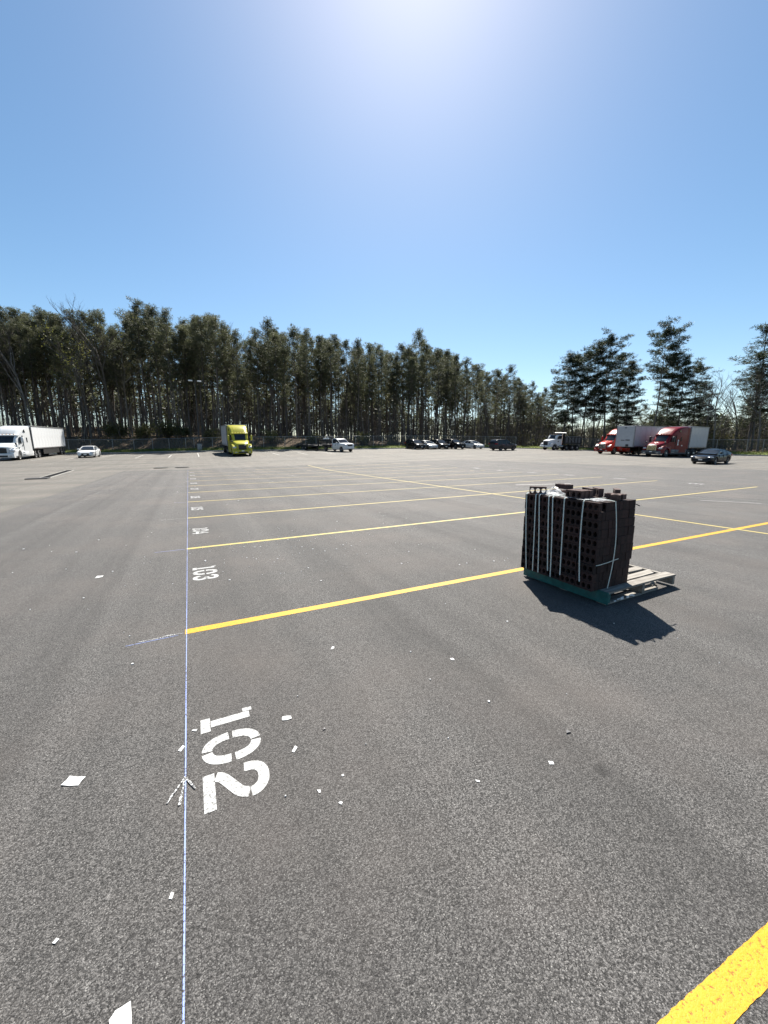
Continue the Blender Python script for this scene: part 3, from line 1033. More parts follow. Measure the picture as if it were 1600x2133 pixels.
def tractor(label, x, y, rz, paint, lower, skirt, roof=1.0, grille_frame=False, decals=False, name='semi_truck', chrome_wheels=True):
    root = thing(name, label, 'truck')
    place(root, x, y, rz, 5.8)
    # bonnet
    st = [(1.30, .52, .80, 1.42, .16), (1.22, .66, .72, 1.55, .2), (1.0, .78, .66, 1.66, .22), (.5, .90, .66, 1.80, .22), (-.1, 1.0, .7, 1.94, .22), (-.5, 1.06, .7, 2.02, .20)]
    MB().loft([ringbox(a, w, zb, zt, r) for a, w, zb, zt, r in st]).build('bonnet', paint, root, smooth=45)
    # wings: side outline with the wheel arch cut out
    for s in (1, -1):
        prof = [(1.32, .52), (1.34, .95), (1.22, 1.22), (.85, 1.42), (.3, 1.52), (-.4, 1.52), (-.78, 1.42), (-.80, .55)]
        arch = [(.64 * math.cos(RAD(a)), .52 + .66 * math.sin(RAD(a))) for a in range(178, -1, -18)]
        poly = [(-.66, .52)] + [p for p in arch] + [(.66, .52)]
        outer = prof
        m = MB()
        pl = outer + poly
        yy = sorted((s * .72, s * 1.2))
        n = len(pl)
        vs = []
        for q in pl:
            vs.append((q[0], yy[0] if s > 0 else yy[1], q[1]))
        for q in pl:
            k = .10 if q[0] > .9 else (.04 if q[1] > 1.3 else 0)
            vs.append((q[0] - k * .3, s * (1.22 - k), q[1]))
        m.add(vs, [tuple(range(n)), tuple(range(2 * n - 1, n - 1, -1))] + [(i, (i + 1) % n, n + (i + 1) % n, n + i) for i in range(n)])
        m.build('wing', paint, root)
        MB().box(.98, 1.30, *sorted((s * .70, s * 1.15)), .98, 1.24, .07).build('headlight', M['lens'], root, smooth=60)
    # cab with sleeper and roof fairing
    R = roof
    cb = [(-.30, .98, .95, 1.98, .10, .94), (-.62, 1.04, .80, 2.40, .14, .95), (-.98, 1.10, .62, 2.86, .18, .99), (-1.14, 1.12, .60, 2.96, .20, 1.02), (-1.6, 1.16, .60, 2.98 + .42 * R, .24, 1.07),
          (-2.1, 1.2, .60, 2.98 + .72 * R, .26, 1.12), (-2.7, 1.22, .60, 2.98 + .90 * R, .24, 1.17), (-3.4, 1.23, .60, 2.98 + .98 * R, .22, 1.2), (-4.25, 1.23, .60, 2.98 + 1.0 * R, .20, 1.2)]
    MB().loft([ringbox(a, w, zb, zt, r, wt) for a, w, zb, zt, r, wt in cb]).build('cab', paint, root, smooth=38)
    # visor lip over the windscreen and raised panel of the fairing
    MB().loft([ringbox(-.80, .96, 2.80, 2.90, .04), ringbox(-1.05, 1.06, 2.78, 2.97, .06)]).build('visor', paint, root, smooth=45)
    rows = []
    for i in range(7):
        f = i / 6
        xx = -1.18 - 1.0 * f
        zt = lerp_tab([(c[0], c[3]) for c in cb], xx) + .045
        wv = .62 + .12 * f
        rows.append([(xx, wv, zt - .03), (xx, wv * .5, zt), (xx, 0, zt + .01), (xx, -wv * .5, zt), (xx, -wv, zt - .03)])
    MB().strip(rows).build('roof_panel', paint, root, smooth=45)
    # glass
    rows = []
    for i in range(5):
        f = i / 4
        xx, zz = -.27 - .62 * f, 2.03 + .80 * f
        wv = .90 + .04 * f
        rows.append([(xx - .16, wv, zz), (xx - .03, wv * .6, zz + .01), (xx + .01, 0, zz + .015), (xx - .03, -wv * .6, zz + .01), (xx - .16, -wv, zz)])
    ws = MB().strip(rows)
    ws.build('windscreen', M['glass'], root, smooth=50)
    for s in (1, -1):
        MB().prism([(-.80, 2.02), (-1.02, 2.66), (-1.72, 2.70), (-1.72, 1.95)], 'y', *sorted((s * 1.06, s * 1.135))).build('side_window', M['glass'], root)
        MB().box(-1.80, -1.775, *sorted((s * 1.1, s * 1.185)), .95, 2.85).build('door_gap', M['dark_plastic'], root)
        MB().box(-1.70, -1.50, *sorted((s * 1.1, s * 1.20)), 1.72, 1.78).build('door_handle', M['dark_plastic'], root)
        MB().prism([(-2.75, 2.05), (-2.75, 2.6), (-3.0, 2.6), (-3.0, 2.05)], 'y', *sorted((s * 1.15, s * 1.226))).build('sleeper_window', M['glass'], root)
        MB().prism([(-2.2, 3.0 + .35 * R), (-2.5, 3.0 + .55 * R), (-2.75, 3.0 + .25 * R), (-2.55, 3.0 + .18 * R)], 'y', *sorted((s * 1.02, s * 1.205))).build('fairing_window', M['glass'], root)
        mr = MB().box(-.78, -.56, *sorted((s * 1.32, s * 1.54)), 1.95, 2.65, .05).build('mirror', M['dark_plastic'] if paint is M['paint_red'] else paint, root, smooth=60)
        for mz in (2.0, 2.5):
            MB().tube([(-.75, s * 1.05, mz), (-.68, s * 1.36, mz + .05)], .025, 6).build('mirror_arm', M['dark_plastic'], mr)
        MB().tube([(.55, s * .95, 1.60), (.62, s * 1.15, 1.85)], .018, 6).box(.54, .66, *sorted((s * 1.06, s * 1.26)), 1.80, 1.98, .03).build('bonnet_mirror', M['dark_plastic'], root)
        # tank fairing with steps
        MB().box(-4.55, -.86, *sorted((s * .70, s * 1.215)), .36, 1.02, .06).build('side_skirt', skirt, root, smooth=60)
        MB().box(-1.65, -1.0, *sorted((s * 1.15, s * 1.235)), .60, .70, .01).box(-1.65, -1.0, *sorted((s * 1.15, s * 1.235)), .86, .93, .01).build('step', M['galvanised'], root)
        # trailing panel beside the gap
        MB().box(-4.75, -4.25, *sorted((s * 1.17, s * 1.22)), 1.05, 2.9 + .95 * R, .015).build('side_extender', M['dark_plastic'] if not decals else paint, root)
    # front
    g = MB().box(1.05, 1.335, -.50, .50, .84, 1.46, .05).build('grille', M['dark_plastic'], root, smooth=60)
    for i in range(5):
        MB().box(1.33, 1.35, -.46, .46, .90 + i * .11, .94 + i * .11).build('grille_bar', M['chrome'] if grille_frame else M['steel_black'], g)
    if grille_frame:
        for s in (1, -1):
            MB().box(1.30, 1.36, *sorted((s * .48, s * .56)), .82, 1.50, .015).build('grille_frame', M['chrome'], g)
        MB().box(1.30, 1.36, -.56, .56, 1.46, 1.53, .015).build('grille_frame', M['chrome'], g)
    MB().prism([(1.42, .36), (1.46, .50), (1.46, .78), (1.30, .84), (.72, .84), (.72, .36)], 'y', -1.12, 1.12).build('bumper', lower, root)
    MB().box(1.44, 1.475, -.55, .55, .42, .62, .01).build('bumper_vent', M['dark_plastic'], root)
    for s in (1, -1):
        MB().box(1.40, 1.475, *sorted((s * .68, s * .95)), .48, .60, .02).build('fog_light', M['lens'], root)
    MB().box(1.46, 1.48, -.16, .16, .64, .76).build('number_plate', M['decal_white'], root)
    for i in range(5):
        MB().box(-1.02, -.90, -.66 + i * .33 - .05, -.66 + i * .33 + .05, 2.93, 3.01, .015).build('roof_marker', M['amber'], root)
    MB().box(-7.0, -.3, -.45, .45, .55, .92).build('frame', M['steel_black'], root)
    MB().box(-5.9, -4.9, -.5, .5, .98, 1.13, .03).build('fifth_wheel', M['steel_black'], root)
    for s in (1, -1):
        wheel(root, 0, s * 1.02, .51, .30, 'steer', True)
        for ax in (-5.15, -6.48):
            wheel(root, ax, s * .96, .51, .56, 'dual', True)
        MB().box(-7.15, -7.12, *sorted((s * .68, s * 1.2)), .25, 1.0).build('mud_flap', M['dark_plastic'], root)
        for ax in (-5.15, -6.48):
            rows = [[(ax + .58 * math.cos(RAD(a)), s * q, .51 + .58 * math.sin(RAD(a))) for q in (.68, 1.22)] for a in range(30, 151, 15)]
            MB().strip(rows).build('rear_mudguard', M['dark_plastic'] if not decals else M['grey_plastic'], root, smooth=60)
    if decals:
        for zz, ww, hh in ((2.05, .26, .22), (1.80, .20, .18), (1.55, .26, .22)):
            MB().prism([(-2.1 - ww, zz), (-2.1, zz - .02), (-2.1 - ww * .15, zz + hh), (-2.1 - ww * .9, zz + hh * .8)], 'y', 1.20, 1.226).build('door_decal', M['decal_white'], root)
        MB().box(-3.3, -3.05, 1.2, 1.236, 1.45, 1.58).build('door_decal', M['decal_white'], root)
        MB().box(.25, .55, .9, 1.24, 1.38, 1.43).build('badge', M['chrome'], root)
    return root

tractor('white sleeper semi truck cut by the left edge of the photo', -18.75, 59.4, DOWN, M['paint_white'], M['paint_white_dull'], M['paint_white_dull'])
trailer('long white semi trailer coupled to the white truck at the left edge', -18.75, 63.9, DOWN, 14.6, M['trailer_white'])
tractor('yellow-green sleeper semi truck parked nose-out by the fence', 6.15, 53.4, DOWN, M['paint_yellow'], M['paint_yellow'], M['paint_yellow'], 1.0)
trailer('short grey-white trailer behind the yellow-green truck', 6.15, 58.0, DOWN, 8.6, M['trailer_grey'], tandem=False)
tractor('dark red sleeper semi truck with chrome grille frame beside the navy sedan', 55.3, 29.75, LEFT, M['paint_red'], M['grey_plastic'], M['grey_plastic'], 1.0, True, True)
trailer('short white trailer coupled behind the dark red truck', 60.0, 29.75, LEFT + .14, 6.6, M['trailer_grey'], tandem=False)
tractor('bright orange-red semi truck half hidden behind the parked grey-white trailer', 56.3, 37.3, LEFT, M['paint_orange_red'], M['paint_orange_red'], M['paint_orange_red'], .88, True)
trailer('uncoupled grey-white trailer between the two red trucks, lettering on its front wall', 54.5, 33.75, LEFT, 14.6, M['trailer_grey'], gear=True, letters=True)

# --- dump truck
def dump_truck(x, y, rz):
    root = thing('dump_truck', 'white dump truck with black ribbed tipper body near the far fence', 'truck')
    place(root, x, y, rz, 5.4)
    P = M['paint_white']
    st = [(1.12, .60, .78, 1.66, .14), (1.0, .72, .72, 1.76, .16), (.4, .80, .72, 1.88, .18), (-.3, .90, .75, 2.0, .18)]
    MB().loft([ringbox(a, w, zb, zt, r) for a, w, zb, zt, r in st]).build('bonnet', P, root, smooth=45)
    for s in (1, -1):
        pl = [(1.1, .62), (1.14, 1.0), (.95, 1.2), (.4, 1.33), (-.45, 1.36), (-.72, 1.26), (-.72, .62), (-.66, .60)] + [(.63 * math.cos(RAD(a)), .53 + .64 * math.sin(RAD(a))) for a in range(170, 9, -16)] + [(.66, .60)]
        MB().prism(pl, 'y', *sorted((s * .70, s * 1.18))).build('wing', P, root)
        MB().box(.92, 1.16, *sorted((s * .72, s * 1.10)), .95, 1.15, .05).build('headlight', M['lens'], root, smooth=60)
        MB().prism([(-.66, 2.08), (-.86, 2.66), (-1.42, 2.68), (-1.42, 2.02)], 'y', *sorted((s * 1.0, s * 1.10))).build('side_window', M['glass'], root)
        MB().prism([(-1.52, 2.10), (-1.52, 2.66), (-1.72, 2.66), (-1.72, 2.10)], 'y', *sorted((s * 1.0, s * 1.10))).build('rear_quarter_window', M['glass'], root)
        MB().box(-1.02, -.76, *sorted((s * 1.06, s * 1.10)), 1.52, 1.70, .01).build('door_decal', M['decal_dark'], root)
        mr = MB().box(-.50, -.36, *sorted((s * 1.26, s * 1.46)), 2.0, 2.5, .03).build('mirror', M['dark_plastic'], root)
        MB().tube([(-.55, s * 1.0, 2.45), (-.44, s * 1.30, 2.40)], .02, 6).build('mirror_arm', M['dark_plastic'], mr)
        MB().tube([(-1.1, s * .88, .72), (-2.15, s * .88, .72)], .30, 12).build('fuel_tank', M['chrome'], root, smooth=50)
        MB().box(-1.5, -.8, *sorted((s * .9, s * 1.15)), .52, .60, .01).build('step', M['galvanised'], root)
    MB().loft([ringbox(-.30, .98, .9, 2.02, .08, .92), ringbox(-.55, 1.02, .85, 2.45, .10, .94), ringbox(-.78, 1.05, .80, 2.78, .14, .96), ringbox(-1.2, 1.06, .80, 2.86, .16, .98), ringbox(-1.8, 1.06, .80, 2.84, .14, .98)]).build('cab', P, root, smooth=38)
    rows = []
    for i in range(4):
        f = i / 3
        xx, zz, wv = -.26 - .44 * f, 2.06 + .66 * f, .88
        rows.append([(xx - .08, wv, zz), (xx, wv * .4, zz + .01), (xx, -wv * .4, zz + .01), (xx - .08, -wv, zz)])
    MB().strip(rows).build('windscreen', M['glass'], root, smooth=50)
    for i in range(5):
        MB().box(-.92, -.80, -.62 + i * .31 - .05, -.62 + i * .31 + .05, 2.82, 2.91, .015).build('roof_marker', M['amber'], root)
    g = MB().box(.85, 1.155, -.48, .48, .85, 1.62, .04).build('grille', M['dark_plastic'], root, smooth=60)
    for i in range(5):
        MB().box(1.15, 1.17, -.40 + i * .2 - .02, -.40 + i * .2 + .02, .90, 1.58).build('grille_bar', M['steel_black'], g)
    MB().box(.95, 1.32, -1.15, 1.15, .48, .80, .05).build('bumper', P, root, smooth=60)
    MB().box(1.31, 1.33, -.16, .16, .58, .70).build('number_plate', M['decal_dark'], root)
    MB().box(-6.9, -.4, -.42, .42, .60, .95).build('frame', M['steel_black'], root)
    # tipper body
    x0, x1, zb, zt, W = -7.0, -2.35, 1.18, 2.62, 1.22
    body = MB()
    body.box(x0, x1, -W, W, zb, zb + .10)
    for s in (1, -1):
        body.box(x0, x1, *sorted((s * (W - .05), s * W)), zb + .10, zt - .10)
    body.box(x1 - .06, x1, -W + .05, W - .05, zb + .10, zt + .45)
    body.build('tipper_body', M['steel_black'], root)
    MB().box(x0 - .06, x0, -W, W, zb, zt - .02, .01).build('tailgate', M['steel_black'], root)
    for s in (1, -1):
        MB().box(x0, x1, *sorted((s * (W - .07), s * (W + .06))), zt - .10, zt, .015).build('top_rail', M['grey_plastic'], root)
        MB().box(x0, x1, *sorted((s * W, s * (W + .05))), zb, zb + .14).build('bottom_rail', M['steel_black'], root)
        for i in range(6):
            xx = x0 + .08 + i * (x1 - x0 - .3) / 5
            MB().box(xx, xx + .16, *sorted((s * W, s * (W + .07))), zb + .14, zt - .10, .01).build('rib', M['steel_black'], root)
            if i < 5:
                MB().box(xx + .24, xx + .24 + (x1 - x0 - .3) / 5 - .24, *sorted((s * W, s * (W + .015))), zb + .26, zt - .22, .005).build('side_panel', M['grey_plastic'], root)
        MB().tube([(-4.9, s * (W + .10), 1.45), (-3.2, s * (W + .10), 2.5), (-2.3, s * (W + .10), 3.12)], .035, 6).build('tarp_arm', M['galvanised'], root)
        for ax in (-4.75, -6.1):
            wheel(root, ax, s * .95, .52, .56, 'dual', True)
        wheel(root, 0, s * 1.0, .52, .30, 'steer', True)
        wheel(root, -3.3, s * 1.0, .45, .28, 'lift', True)
    MB().box(-2.30, -.70, -1.05, 1.05, 3.02, 3.10, .01).box(-2.42, -2.30, -1.15, 1.15, 2.2, 3.10).build('cab_shield', M['steel_black'], root)
    MB().tube([(-2.55, -1.25, 3.14), (-2.55, 1.25, 3.14)], .10, 10).build('tarp_roll', M['galvanised'], root, smooth=50)
    MB().tube([(-2.0, .92, 1.0), (-2.0, .92, 3.2)], .07, 8).build('exhaust', M['chrome'], root, smooth=50)
dump_truck(59.9, 50.85, LEFT)

# --- flatbed pickup and its gooseneck trailer
def pickup(x, y, rz):
    spec = dict(L=3.55, W=2.02, front=1.0, wb=4.0, r=.40, belt=1.30, lamp_z=1.08, tail_z=1.0, grille=(.86, 1.18), clear=.36, wt=.78, tw=.27,
                top=[(0, .85), (-.05, 1.10), (-.16, 1.22), (-.5, 1.27), (-1.45, 1.33), (-2.6, 1.32), (-3.5, 1.32), (-3.55, 1.2)],
                roof=[(-1.38, 1.28), (-1.8, 1.62), (-2.15, 1.88), (-2.5, 1.97), (-3.2, 1.96), (-3.42, 1.86), (-3.54, 1.30)],
                roof_panel=(-2.1, -3.4), pillars=[(-3.22, .16, 0)], handles=(-1.95,), seams=(-.72, -2.15))
    root = car('pickup', 'white flatbed pickup truck by the fence towing a black gooseneck trailer', 'pickup', x, y, rz, M['paint_white'], spec)
    # the rear wheels sit further back than the cab-length body
    for o in [c for c in root.children if c.name.startswith('underbody')]:
        bpy.data.objects.remove(o)
    MB().box(-5.2, .3, -.42, .42, .48, .74).build('frame', M['steel_black'], root)
    MB().box(-5.35, -2.66, -1.1, 1.1, .98, 1.08, .01).build('flatbed_deck', M['steel_black'], root)
    for s in (1, -1):
        MB().box(-4.6, -3.3, *sorted((s * .80, s * 1.10)), .86, .98, .02).build('mudguard', M['steel_black'], root)
        MB().box(-3.25, -2.68, *sorted((s * .70, s * 1.10)), .55, .97, .02).build('tool_box', M['steel_black'], root)
        MB().box(-2.80, -2.70, *sorted((s * .95, s * 1.05)), 1.08, 2.05).build('rack_post', M['steel_black'], root)
        MB().box(.10, .13, *sorted((s * .5, s * .52)), .5, .6).build('tow_hook', M['steel_black'], root)
        MB().prism([(-1.35, .95), (-1.15, 1.12), (-1.28, 1.10), (-1.5, .92)], 'y', *sorted((s * 1.0, s * 1.018))).build('door_decal', M['decal_dark'], root)
    MB().box(-2.80, -2.70, -1.05, 1.05, 2.0, 2.08).box(-2.80, -2.70, -1.05, 1.05, 1.52, 1.58).build('headache_rack', M['steel_black'], root)
    for i in range(6):
        MB().box(-2.77, -2.73, -.78 + i * .3, -.74 + i * .3, 1.08, 2.0).build('rack_bar', M['steel_black'], root)
    # gooseneck trailer
    t = thing('gooseneck_trailer', 'low black gooseneck equipment trailer hitched to the white pickup', 'trailer')
    t.location, t.rotation_euler = root.location, root.rotation_euler
    K = M['steel_black']
    MB().tube([(-4.0, 0, 1.05), (-4.0, 0, 1.75)], .07, 8).build('coupler', K, t)
    MB().box(-6.1, -3.9, -.62, -.48, 1.62, 1.82).box(-6.1, -3.9, .48, .62, 1.62, 1.82).box(-4.1, -3.9, -.48, .48, 1.62, 1.82).build('neck', K, t)
    MB().box(-6.2, -6.0, -.95, -.80, .72, 2.05).box(-6.2, -6.0, .80, .95, .72, 2.05).box(-6.2, -6.0, -.80, .80, 1.92, 2.05).build('upright', K, t)
    MB().box(-5.3, -4.5, -.45, .45, 1.83, 2.02, .02).build('white_tool_box', M['paint_white_dull'], t)
    MB().box(-11.9, -6.0, -1.25, 1.25, .74, .86).build('deck', K, t)
    for s in (1, -1):
        MB().box(-11.9, -6.0, *sorted((s * 1.18, s * 1.27)), .60, .74).build('side_rail', K, t)
        for ax in (-9.6, -10.5):
            wheel(t, ax, s * 1.02, .38, .28, 'trl', True)
        MB().box(-11.0, -9.1, *sorted((s * .86, s * 1.26)), .88, .95, .02).build('mudguard', K, t)
        MB().box(-6.35, -6.2, *sorted((s * .86, s * .98)), .08, .72).build('jack_leg', K, t)
        MB().prism([(-11.9, .86), (-12.5, .50), (-12.9, .2), (-12.8, .2), (-11.9, .70)], 'y', *sorted((s * .5, s * 1.1))).build('ramp', K, t)
    MB().box(-5.0, -4.7, -.15, .15, 2.03, 2.35).tube([(-4.9, 0, 2.3), (-5.2, .2, 2.55)], .05, 6).build('winch', M['galvanised'], t)
pickup(21.45, 55.6, DOWN + RAD(17))

# ------------------------------------------------------------------ fence, drain, light pole
def fence_run(label, a0, a1, off):
    """chain-link fence along the lot edge between two edge points"""
    pts = []
    acc = 0
    run = [p for p in BND]
    th0, th1 = polar(*a0)[0], polar(*a1)[0]
    sel = [p for p in run if min(th0, th1) <= polar(*p)[0] <= max(th0, th1)]
    path = []
    for p in sel:
        th, r = polar(*p)
        X, Y = at_polar(th, r + off)
        path.append((X, Y))
    root = thing('chain_link_fence', label, 'fence', (path[0][0], path[0][1], tz(*path[0])))
    ox, oy, oz = root.location
    H = 1.85
    MBp = MB().tube([(0, 0, -.1), (0, 0, H + .04)], .038, 8)
    pm = MBp.build('post', M['galvanised'], smooth=60)
    pme = pm.data
    bpy.data.objects.remove(pm)
    rail = [(x - ox, y - oy, tz(x, y) - oz + H) for x, y in path]
    MB().tube(rail, .028, 6).build('top_rail', M['galvanised'], root, smooth=60)
    rows = [[(p[0], p[1], p[2]) for p in rail], [(p[0], p[1], p[2] - H + .05) for p in rail]]
    o = MB().strip(rows).build('wire_mesh', M['chain_link'], root)
    uv = o.data.uv_layers.new(name='UVMap')
    d = [0.0]
    for p, q in zip(rail, rail[1:]):
        d.append(d[-1] + math.dist(p, q))
    n = len(rail)
    for lp in o.data.loops:
        i = lp.vertex_index
        uv.data[lp.index].uv = (d[i % n], 0.0 if i >= n else H)
    k = 0
    for i, (p, dd) in enumerate(zip(rail, d)):
        if dd >= k * 3.05:
            link('post', pme, root, (p[0], p[1], p[2] - H))
            k += 1
    return root
fence_run('chain-link fence along the wooded left and middle edge of the lot', (60, 57), (-58, 83.5), 3.2)
fence_run('chain-link fence behind the red trucks along the right edge', (75, 4), (67, 53), 4.0)

# slot drain in its concrete collar, and two manholes
d = thing('trench_drain', 'long slot drain with pale concrete collars in the old paving', 'drain', (-7.95, 33.0, -.02))
th = math.atan2(9.3, -.85) - PI / 2
d.rotation_euler = (0, 0, th)
for s in (-1, 1):
    MB().box(*sorted((s * .20, s * .28)), -4.8, 4.8, -.02, .018, .006).build('collar', M['concrete'], d)
MB().box(-.19, .19, -4.8, 4.8, -.02, .012).build('channel', M['grate_iron'], d)
gb = MB().box(-.19, .19, -.03, .03, .012, .026).build('tmp', M['grate_iron'])
for i in range(40):
    link('grate_bar', gb.data, d, (0, -4.6 + i * .236, 0))
bpy.data.objects.remove(gb)
MB().box(-.62, .34, -5.7, -4.82, -.02, .05, .015).build('inlet_plate', M['grate_iron'], d)
for x, y, lab in ((-2.2, 37.5, 'dark round manhole cover farther from the chalk line'), (-.6, 37.3, 'dark round manhole cover at the end of the chalk line')):
    o = thing('manhole_cover', lab, 'manhole', (x, y, gz(x, y) - .02))
    m = MB()
    n = 24
    for r, z in ((.46, .0), (.46, .03), (.40, .032)):
        pass
    m.loft([[(r * math.cos(2 * PI * k / n), r * math.sin(2 * PI * k / n), z) for k in range(n)] for r, z in ((.42, -.02), (.42, .045), (.05, .05))])
    m.build('lid', M['grate_iron'], o)
    MB().loft([[(r * math.cos(2 * PI * k / n), r * math.sin(2 * PI * k / n), z) for k in range(n)] for r, z in ((.55, -.02), (.55, .03), (.43, .035), (.43, -.02))], cap=False).build('ring', M['grate_iron'], o)

px, py = 1.75, 74.6
pole = thing('light_pole', 'tall dark twin-head light pole on a concrete base behind the lot', 'light pole', (px, py, tz(px, py)))
MB().loft([[(r * math.cos(2 * PI * k / 16), r * math.sin(2 * PI * k / 16), z) for k in range(16)] for r, z in ((.38, -.2), (.38, .95), (.33, 1.02))]).build('concrete_base', M['concrete'], pole, smooth=40)
MB().tube([(0, 0, 1.0), (0, 0, 6), (0, 0, 11.6)], [.12, .10, .075], 10).build('pole', M['pole_bronze'], pole, smooth=50)
for s in (-1, 1):
    hd = MB().box(*sorted((s * .35, s * 1.0)), -.2, .2, 11.35, 11.55, .04).build('lamp_head', M['lamp_white'], pole)
    MB().tube([(0, 0, 11.45), (s * .4, 0, 11.45)], .04, 6).build('arm', M['pole_bronze'], hd)

# ------------------------------------------------------------------ bricks on the pallet
BX0, BY0, BZ0 = 3.615, 2.425, .148
BL, BH, BT = .190, .0925, .0555            # unit length (y), height (z), thickness (x)
NXB, NYB, NZB = 11, 5, 10

def brick_mesh():
    """brick standing on edge: three cores run through its thickness"""
    m = MB()
    L, Hh, T = BL - .004, BH - .003, BT - .0025
    cw = L / 3
    n = 8
    loops = {}
    for side, x in ((0, 0.0), (1, T)):
        for c in range(3):
            y0 = c * cw
            cy, cz = y0 + cw / 2, Hh / 2
            hole, rect = [], []
            for k in range(n):
                a = RAD(22.5 + 45 * k)
                hole.append((x, cy + .0235 * math.cos(a), cz + .0300 * math.sin(a)))
            R = [(y0 + cw, cz + Hh * .25), (cy + cw * .25, Hh), (cy - cw * .25, Hh), (y0, cz + Hh * .25), (y0, cz - Hh * .25), (cy - cw * .25, 0), (cy + cw * .25, 0), (y0 + cw, cz - Hh * .25)]
            # corners are folded into the ring as extra triangles
            rect = [(x, p[0], p[1]) for p in R]
            cor = [(x, y0 + cw, Hh), (x, y0, Hh), (x, y0, 0), (x, y0 + cw, 0)]
            b = len(m.v)
            fs = [(k, (k + 1) % n, n + (k + 1) % n, n + k) for k in range(n)] + [(n + 0, n + 1, 2 * n), (n + 2, n + 3, 2 * n + 1), (n + 4, n + 5, 2 * n + 2), (n + 6, n + 7, 2 * n + 3)]
            m.add(hole + rect + cor, fs)
            loops[side, c] = [b + k for k in range(n)]
    for c in range(3):
        A, B = loops[0, c], loops[1, c]
        for k in range(n):
            m.f.append((A[k], A[(k + 1) % n], B[(k + 1) % n], B[k]))
    for q in ([(0, 0, 0), (T, 0, 0), (T, L, 0), (0, L, 0)], [(0, 0, Hh), (T, 0, Hh), (T, L, Hh), (0, L, Hh)], [(0, 0, 0), (T, 0, 0), (T, 0, Hh), (0, 0, Hh)], [(0, L, 0), (T, L, 0), (T, L, Hh), (0, L, Hh)]):
        m.add(q, [(0, 1, 2, 3)])
    return m
bm_ = brick_mesh()
tmp = bm_.build('brick', M['brick'])
BRICK = tmp.data
bpy.data.objects.remove(tmp)
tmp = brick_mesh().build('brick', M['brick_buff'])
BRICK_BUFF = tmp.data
bpy.data.objects.remove(tmp)

bundle = thing('brick_bundle', 'strapped cube of dark red cored bricks standing on the pallet', 'bricks', (BX0, BY0, BZ0))
rnd = random.Random(11)
joined = MB()
colo = [rnd.uniform(-.006, .006) for _ in range(NYB)]
for i in range(NXB):
    for j in range(NYB):
        for k in range(NZB):
            front, side, top = i == 0, j == 0, k == NZB - 1
            back = i == NXB - 1 or j == NYB - 1
            if not (front or side or top or back):
                continue
            bulge = -.020 * math.sin(PI * min(1, (k + .5) / NZB)) * (1 if k > 2 else .4) if side else 0
            p = (i * BT + colo[j] + rnd.uniform(-.003, .003) - (.006 if k < 3 and front else 0), j * BL + bulge + rnd.uniform(-.003, .003), k * BH)
            if front or side or top:
                if top and not front and rnd.random() < .06:
                    continue
                o = link('brick', BRICK, bundle, p, (0, rnd.uniform(-.01, .01), rnd.uniform(-.012, .012)))
            else:
                joined.add([(v[0] + p[0], v[1] + p[1], v[2] + p[2]) for v in bm_.v], bm_.f)
tag(joined.build('brick', M['brick'], bundle), kind='stuff')
bundle.children[-1]['label'] = 'bricks on the far sides of the cube'
MB().box(BT * 1.2, NXB * BT - BT * 1.2, BL * .3, NYB * BL - BL * .3, .002, (NZB - 1) * BH - .004).build('brick_core', M['brick'], bundle)
def ribbon(pts, nrm, wd, name='strap', parent=bundle, mat='strap'):
    """flat strap following pts; nrm is the direction it faces"""
    m = MB()
    nv = Vector(nrm).normalized()
    rows_a, rows_b = [], []
    P = [Vector(p) for p in pts]
    for i, p in enumerate(P):
        t = (P[min(i + 1, len(P) - 1)] - P[max(0, i - 1)]).normalized()
        n2 = nv if abs(t.dot(nv)) < .9 else Vector((0, 0, 1))
        s = t.cross(n2).normalized() * wd / 2
        rows_a.append([tuple(p - s), tuple(p + s)])
    m.strip(rows_a)
    o = m.build(name, M[mat], parent)
    so = o.modifiers.new('thick', 'SOLIDIFY'); so.thickness = .0016; so.offset = 1
    return o
HT = NZB * BH
for yt, yb in ((3.339, 3.277), (3.20, 3.178), (3.150, 3.097), (3.016, 2.964), (2.963, 2.923), (2.812, 2.797), (2.584, 2.555)):
    yt -= BY0; yb -= BY0
    pts = [(.34 + .1 * rnd.random(), yt + .01, HT + .012), (.12, yt, HT + .014), (.0, yt, HT + .012), (-.014, yt, HT - .004)]
    zl = .01 if rnd.random() < .7 else .07
    sl = rnd.uniform(-.012, .012)
    for q in range(1, 9):
        f = q / 8
        pts.append((-.016 - .006 * math.sin(PI * f), yt + (yb - yt) * f + sl * math.sin(PI * f), (HT - .01) * (1 - f) + zl * f))
    ribbon(pts, (-1, 0, 0), .014)
# the strap down the right-hand face, and the band across it
ribbon([(.20, .20, HT + .014), (.205, .05, HT + .014), (.21, -.028, HT + .006)] + [(.21 + .045 * math.sin(PI * f), -.034 - .012 * math.sin(PI * f), HT * (1 - f) + .01) for f in [i / 10 for i in range(11)]], (0, -1, 0), .014)
ribbon([(-.004, -.03, .285), (.05, -.036, .288), (.15, -.040, .297), (.24, -.044, .31), (.34, -.040, .318)], (0, -1, 0), .008)

TOPZ = BZ0 + HT + .004
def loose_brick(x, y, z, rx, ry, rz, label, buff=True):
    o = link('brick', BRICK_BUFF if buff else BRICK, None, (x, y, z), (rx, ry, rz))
    return tag(o, label, 'brick', 'loose bricks on top of the cube')
